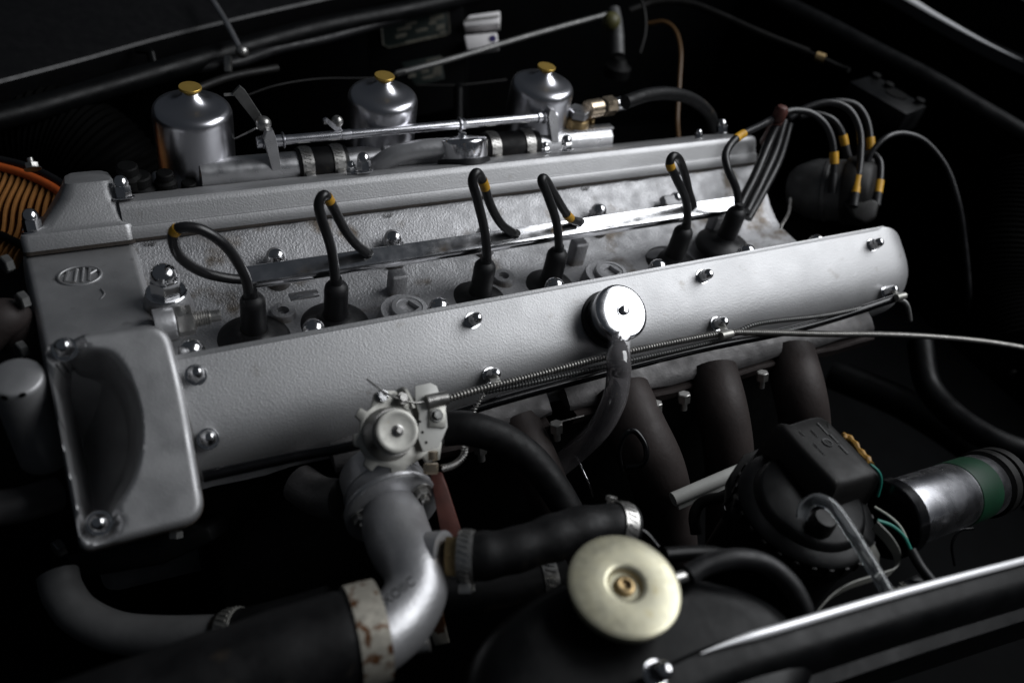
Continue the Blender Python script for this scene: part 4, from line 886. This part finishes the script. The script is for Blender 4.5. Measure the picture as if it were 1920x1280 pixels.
# black loop by the pipes
wtube('wire_loop', [(1165, 880, 68), (1160, 845, 67.5), (1172, 815, 67), (1190, 808, 67), (1208, 830, 67), (1212, 858, 67), (1200, 872, 67.3), (1175, 876, 67.8)], .24, 'gloss', 'glossy black wire loop in front of the second exhaust pipe', 'wire', seg=12)
wtube('dipstick_wire', [(1080, 850, 70), (1092, 880, 70), (1105, 908, 70), (1112, 930, 71)], .1, 'nut', 'thin bright wire glinting between exhaust pipes', 'wire')
wtube('link_rod', [(1030, 796, 68.5), (1060, 788, 69), (1095, 779, 69.5)], .08, 'steel', 'thin straight wire between the first two exhaust pipes', 'wire')

# ================================================================== THE BAY AROUND
ba = thing('air_filter', U(-30, 430, d=76), 'round orange rimmed pleated air filter at the left edge', 'air filter')
fo = U(-40, 470, d=76); fa = (-FWD + UP * .75 + RIGHT * .05).normalized(); fr = (RIGHT - fa * RIGHT.dot(fa)).normalized(); fu_ = fa.cross(fr)
def fp(px, py, off=0): return pl(px, py, fo + fa * off, fa)
rm = [fp(*p) for p in [(-60, 300), (0, 313), (50, 328), (100, 352), (150, 390)]]
MB().tube(rm, .42, 14, True, 8).build('orange_rim', 'orange', ba, 60)
rm = [fp(*p) for p in [(-60, 288), (0, 300), (55, 314), (108, 340), (160, 378)]]
MB().tube(rm, .42, 12, True, 8).build('black_seal', 'rubber', ba, 60)
b = MB(); b.prism([fp(*p, -1.2) for p in [(-80, 300), (100, 352), (160, 390), (60, 480), (-80, 480)]], -fa * .3); b.build('filter_back', 'dark', ba)
for k in range(17):
    x0_ = -62 + k * 12.5; ytop = 312 + max(0, x0_ * .28 + 4) + (x0_ * .02 if x0_ > 0 else 0) ** 2
    pts = []
    for j in range(10):
        t_ = j / 9; px = x0_ + 8 - 52 * t_ + 6.5 * math.sin(t_ * 7.5 + k * .35) * (.3 + t_); py = ytop + 8 + 145 * t_
        pts.append((px, py))
    if k > 11: pts = pts[:8]
    sp = spline([fp(a, c, -.1) for a, c in pts], 3); b = MB(); rr = []
    for c_ in sp: rr.append([c_ - fr * .09, c_ + fr * .09, c_ + fr * .13 - fa * .9, c_ - fr * .13 - fa * .9])
    b.ringloft(rr); b.build('pleat', 'pleat', ba, 50)
MB().tube([fp(0, 440), fp(45, 462), fp(70, 480)], .4, 10, True, 5).build('lower_seal', 'black', ba)
# corrugated duct
p = spline(P([(-60, 250, 94), (40, 240, 94), (130, 262, 95), (200, 310, 96), (240, 380, 98)]), 14); sp = resample(p, .14)
b = MB(); b.tube(sp, 5.6, 40, raw=True, rf=lambda t, i: 5.6 + .16 * math.sin(i * 6.28319 / 4)); tag(b.build('corrugated_duct', 'duct', None, 60), 'black finely ribbed duct behind the air filter at left', 'duct')
tag(inst(STUD, 'duct_stud', U(62, 318, d=78), (UP - RIGHT * .3), None, 0, 1.1), 'small stud on the rim of the air filter', 'stud')
# far wing, its channel and the stay
wp = spline(P([(-260, 215, 78), (-60, 172, 84), (140, 120, 92), (300, 75, 100), (470, 33, 110), (650, -8, 120), (900, -70, 135)]), 8)
wg = thing('far_wing', wp[8], 'glossy black wing panel sweeping across the upper left corner', 'wing')
b = MB(); rr = []
for p in wp: rr.append([p + V(0, y, z) for y, z in [(1.2, -3), (.1, -.6), (0, 0), (.25, .35), (.8, .55), (3.5, 1.3), (8, 2.9), (14, 4.6), (22, 6.2), (34, 7), (34, 4), (3, -3)]])
b.ringloft(rr); b.build('wing_panel', 'wing', wg, 30)
wtube('chassis_tube', [(-60, 235, 84), (60, 205, 88), (160, 176, 92), (290, 138, 97), (430, 98, 104), (600, 52, 112), (760, 20, 120), (900, -12, 128)], 1.35, 'black', 'satin black chassis tube running below the far wing', 'chassis tube', seg=20)
wtube('bay_rail', [(330, 132, 100), (440, 118, 103), (520, 92, 108), (620, 70, 113), (760, 30, 120)], .7, 'rubber', 'thin black rail just under the chassis tube', 'rail', seg=12)
wtube('bay_rail', [(350, 175, 92), (430, 145, 96), (520, 128, 100)], .5, 'plastic', 'short dark pipe with a joint behind the nearest carburettor', 'pipe')
b = MB(); b.box(U(270, 95, d=97), (RIGHT, UP, FWD), (1.0, .3, .4), .1); b.tube([U(283, 100, d=97), U(292, 138, d=97)], .55, 12, True, 3); tag(b.build('tube_hook', 'black', None), 'dark hooked bracket standing on the chassis tube', 'bracket')
st = thing('bonnet_stay', U(453, 97, d=100), 'thin metal bonnet stay rod ending in a ball joint', 'stay rod')
b = MB(); b.tube([U(385, -20, d=104), U(420, 35, d=102), U(450, 92, d=100)], .36, 14, True, 4); b.build('stay_rod', 'alu_pipe', st)
b = MB(); b.sphere(U(454, 97, d=99.6), .78, 20); b.build('ball_end', 'steel', st)
b = MB(); b.box(U(428, 121, d=101), (RIGHT, UP, FWD), (.4, 1.0, .4), .15); tag(b.build('pipe_joint', 'steel', None), 'small dull joint piece below the ball end of the stay', 'joint')
# labelled box
lo = [U(690, 20, d=125), U(868, -30, d=125), U(872, 200, d=128), U(690, 240, d=128)]
bx_ = thing('heater_box', lo[0], 'black box with two worn printed labels behind the middle carburettor', 'box')
b = MB(); b.prism(lo, FWD * 14, .4); b.build('box_body', 'bay', bx_)
nb_ = (lo[1] - lo[0]).cross(lo[3] - lo[0]).normalized(); nb_ = nb_ if nb_.dot(FWD) < 0 else -nb_
def bxp(px, py, off): return pl(px, py, lo[0] + nb_ * off, nb_)
pts = [(713, 28), (838, -2), (843, 62), (836, 66), (728, 90), (718, 84)]
b = MB(); b.prism([bxp(*p, .05) for p in pts], nb_ * .08, .02); b.build('label_plate', 'plate', bx_)
MB().tube([bxp(*p, .2) for p in pts + [pts[0]]], .12, 6, True, raw=True).build('label_border', 'print', bx_)
for x, y, l_, h_ in [(720, 33, 105, 8), (760, 44, 22, 6), (745, 54, 26, 6), (742, 66, 20, 7), (806, 32, 26, 9), (780, 56, 22, 6), (818, 48, 16, 10), (760, 78, 60, 5), (804, 42, 14, 6), (824, 60, 12, 5)]:
    b = MB(); b.prism([bxp(x, y, .16), bxp(x + l_, y - l_ * .22, .16), bxp(x + l_, y - l_ * .22 + h_, .16), bxp(x, y + h_, .16)], nb_ * .04); b.build('label_line', 'print', bx_)
pts = [(752, 118), (826, 104), (834, 148), (780, 162)]
b = MB(); b.prism([bxp(*p, .05) for p in pts], nb_ * .08, .02); b.build('label_plate', 'plate', bx_)
for x, y, l_, h_ in [(800, 112, 30, 8), (812, 122, 16, 22), (790, 130, 14, 8), (765, 128, 18, 8), (766, 140, 14, 7), (792, 144, 22, 6)]:
    b = MB(); b.prism([bxp(x, y, .16), bxp(x + l_, y - l_ * .2, .16), bxp(x + l_, y - l_ * .2 + h_, .16), bxp(x, y + h_, .16)], nb_ * .04); b.build('label_line', 'print', bx_)
# white containers seen past the box
for pts, lab, m in [([(868, 42), (880, 28), (938, 20), (936, 44), (870, 50)], 'upper white label strip past the black box, with a dark line across', 'bottle'), ([(870, 66), (932, 60), (935, 84), (876, 94)], 'lower white label strip past the black box, with a blue mark', 'bottle')]:
    p = [U(a, c, d=124) for a, c in pts]; t = thing('white_carton', p[0], lab, 'carton', 'white cartons past the black box')
    b = MB(); b.prism(p, FWD * 3, .25); b.build('carton_body', m, t)
    if 'upper' in lab: b = MB(); b.prism([U(871, 37, d=123.7), U(936, 29, d=123.7), U(936, 31, d=123.7), U(871, 39, d=123.7)], FWD * .2); b.build('printed_line', 'print', t)
    else: b = MB(); b.lathe(U(924, 73, d=124), -FWD, [(.5, 0), (.5, .12)], 16); b.build('printed_mark', 'ink', t)
# long rod and other cables across the back
wtube('cross_rod', [(742, 139, 112), (850, 110, 115), (990, 68, 120), (1140, 27, 125)], .42, 'dimsteel', 'long thin grey rod slanting up behind the carburettors', 'rod', seg=12)
wtube('thin_cable', [(455, 182, 95), (520, 160, 97), (600, 148, 100), (700, 146, 103), (760, 135, 105)], .12, 'plastic', 'faint thin wire strung behind the left pair of carburettors', 'wire')
wtube('thin_cable', [(780, 160, 112), (860, 160, 113), (950, 150, 115)], .16, 'plastic', 'faint dark cable between the middle and rear carburettors', 'wire')
b = MB(); b.box(U(860, 160, d=112), (RIGHT, UP, FWD), (.5, .3, .3), .08); b.tube([U(860, 165, d=112), U(860, 240, d=113)], .7, 12, True, 3); tag(b.build('bay_post', 'black', None), 'dim upright post between the middle and rear carburettors', 'post')
va = thing('washer_valve', U(1150, 60, d=120), 'dim grey valve with an olive button high in the background', 'valve')
b = MB(); b.sphere(U(1146, 40, d=119), 1.3, 18); b.build('olive_button', 'olive', va); 
b = MB(); b.tube(P([(1150, 20, 122), (1156, 55, 121), (1158, 105, 120)]), 1.0, 18, True, 5); b.build('valve_stem', 'dist', va)
b = MB(); b.lathe(U(1160, 122, d=120), ZZ, [(1.9, -1.6), (1.9, -.2), (1.4, .1), (.8, 1)], 26); b.build('valve_base', 'block', va)
wtube('amber_pipe', [(1215, 45, 122), (1245, 42, 121), (1266, 58, 120), (1276, 95, 118), (1274, 150, 116), (1270, 220, 114), (1272, 260, 112)], .32, 'wire_o', 'thin amber brown pipe bending down in the background', 'pipe')
ca, _ = wtube('brake_cable', [(1180, 20, 125), (1230, 4, 125), (1290, 6, 124), (1350, 28, 122), (1430, 64, 119), (1516, 98, 116)], .48, 'plastic', 'black cable crossing the dark firewall toward the wing', 'cable', seg=14)
b = MB(); b.tube(P([(1514, 98, 116), (1525, 103, 115.5), (1532, 106, 115.3)]), .3, 10, True, 3); b.cur = 1; b.tube(P([(1530, 105, 115.3), (1546, 111, 115)]), .65, 14, True, 3); b.cur = 0; b.tube(P([(1546, 112, 115), (1575, 126, 114), (1592, 132, 113)]), .35, 10, True, 3); tag(b.build('cable_end', ['block', 'brass'], None), 'copper coloured end fitting of the black firewall cable', 'fitting')
wtube('thin_cable', [(1195, -20, 122), (1208, 20, 121), (1210, 60, 121), (1200, 100, 121)], .22, 'plastic', 'faint dark cable hanging right of the olive button', 'wire')
# right wing: tube, bracket, panel with a painted highlight along its rim
wtube('chassis_tube', [(1400, -30, 138), (1450, 0, 136), (1540, 45, 132), (1640, 98, 127), (1740, 150, 122), (1850, 215, 117), (1960, 280, 112)], 1.5, 'black', 'satin black chassis tube slanting down across the upper right', 'chassis tube', seg=20)
bk = thing('bolted_bracket', U(1660, 180, d=112), 'flat black bracket with an oval hole and three bolts below the upper right tube', 'bracket')
bpz = [U(1593, 153, d=113), U(1640, 140, d=117), U(1738, 200, d=112), U(1700, 214, d=108)]
b = MB(); b.prism(bpz, -ZZ * 3.2, .12); b.build('bracket_plate', 'black', bk)
nn_ = (bpz[1] - bpz[0]).cross(bpz[3] - bpz[0]).normalized(); nn_ = nn_ if nn_.z > 0 else -nn_
for px, py, sc in [(1641, 146, .9), (1665, 163, .9), (1723, 193, .9)]: inst(DBOLT, 'bracket_bolt', pl(px, py, bpz[0], nn_), nn_, bk, .3, 1.1)
c = pl(1682, 176, bpz[0] + nn_ * .02, nn_); b = MB(); b.lathe(c, nn_, [(1.5, 0), (1.5, .02)], 28); b.build('bracket_hole', 'dark', bk)
rw = spline(P([(1600, -50, 150), (1690, -4, 145), (1760, 36, 140), (1850, 84, 135), (1940, 126, 130), (2060, 180, 122)]), 8)
wr = thing('right_wing', rw[8], 'black gutter panel with a painted highlight along its lip in the upper right corner', 'wing')
b = MB(); rr = []
fl_ = V(.5, -.2, .85).normalized(); ol_ = V(.75, -.55, -.1).normalized(); ol_ = RIGHT * .8 + UP * .6
for p in rw: rr.append([p + RIGHT * x + UP * y + FWD * z for x, y, z in [(-1, -1, 1), (0, 0, 0), (.6, 1.0, .5), (.9, 1.3, 2), (3.5, 2.2, 5), (3.6, 2.4, 7), (7, 4.5, 9), (14, 8, 14), (14, 8, 20), (-1, -4, 20)]])
b.ringloft(rr); b.build('gutter_panel', 'gloss', wr, 30)
LP = V(148, -28, 122); b = MB(); rr = []  # pale strip turned between lamp and camera, painting the gloss of black panel
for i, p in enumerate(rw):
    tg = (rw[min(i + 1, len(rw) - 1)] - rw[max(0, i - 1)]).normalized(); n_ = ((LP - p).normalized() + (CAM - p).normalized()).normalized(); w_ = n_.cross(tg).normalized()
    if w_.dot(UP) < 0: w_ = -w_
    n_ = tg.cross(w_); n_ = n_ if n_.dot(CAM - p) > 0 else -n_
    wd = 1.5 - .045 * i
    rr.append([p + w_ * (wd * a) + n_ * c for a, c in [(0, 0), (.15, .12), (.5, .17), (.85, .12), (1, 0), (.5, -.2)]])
b.ringloft(rr).build('lip_highlight', 'edge', wr, 70)
rw2 = spline(P([(1840, -20, 158), (1890, 8, 154), (1960, 40, 150)]), 8); MB().tube(rw2, .5, 12, raw=True).build('outer_lip', 'alu_pipe', wr, 60)
# dark ribbed thing and firewall details at right
p = spline(P([(1930, 330, 108), (1900, 450, 106), (1895, 560, 104), (1920, 660, 100)]), 12); sp = resample(p, .16)
b = MB(); b.tube(sp, 5, 36, raw=True, rf=lambda t, i: 5 + .12 * math.sin(i * 6.28319 / 4)); tag(b.build('ribbed_trunking', 'duct', None, 60), 'dim finely ribbed trunking at the right edge', 'duct')
wtube('shadow_hose', [(1725, 640, 100), (1740, 720, 98), (1790, 780, 94), (1870, 830, 90), (1960, 860, 88)], 1.5, 'black', 'thick dark hose curving through the shadow at right', 'hose', seg=20)
wtube('chassis_tube', [(1560, 700, 118), (1700, 760, 112), (1840, 850, 104), (1980, 960, 96)], 2.2, 'black', 'dim lower chassis tube in the shadow behind the silver cylinder', 'chassis tube', seg=20)
wtube('shadow_pipe', [(1800, 400, 112), (1830, 470, 110), (1822, 560, 108), (1850, 640, 106), (1900, 700, 104)], .6, 'plastic', 'faint dark pipe beside the ribbed trunking at right', 'pipe', seg=12)
# the shell of the bay
def shell(name, quads, m='bay'):
    b = MB()
    for q_ in quads: k = len(b.v); b.v += q_; b.f.append((k, k + 1, k + 2, k + 3)); b.mi.append(0)
    return tag(b.build(name, m, None), kind='structure')
shell('bay_floor', [[V(-90, -90, -48), V(190, -90, -48), V(190, 130, -48), V(-90, 130, -48)]])
shell('firewall', [[V(135, -95, -48), V(135, 130, -48), V(135, 130, 10), V(135, -95, 4)]])
shell('inner_wing_far', [[V(-90, 100, -48), V(190, 100, -48), V(190, 100, 14), V(-90, 100, 14)]])
shell('inner_wing_near', [[V(-90, -95, -48), V(190, -95, -48), V(190, -95, -14), V(-90, -95, -14)]])
shell('front_panel', [[V(-70, -95, -48), V(-70, 130, -48), V(-70, 130, 4), V(-70, -95, -6)]])
for o in list(scene.objects):
    if '_o_' in o: del o['_o_']
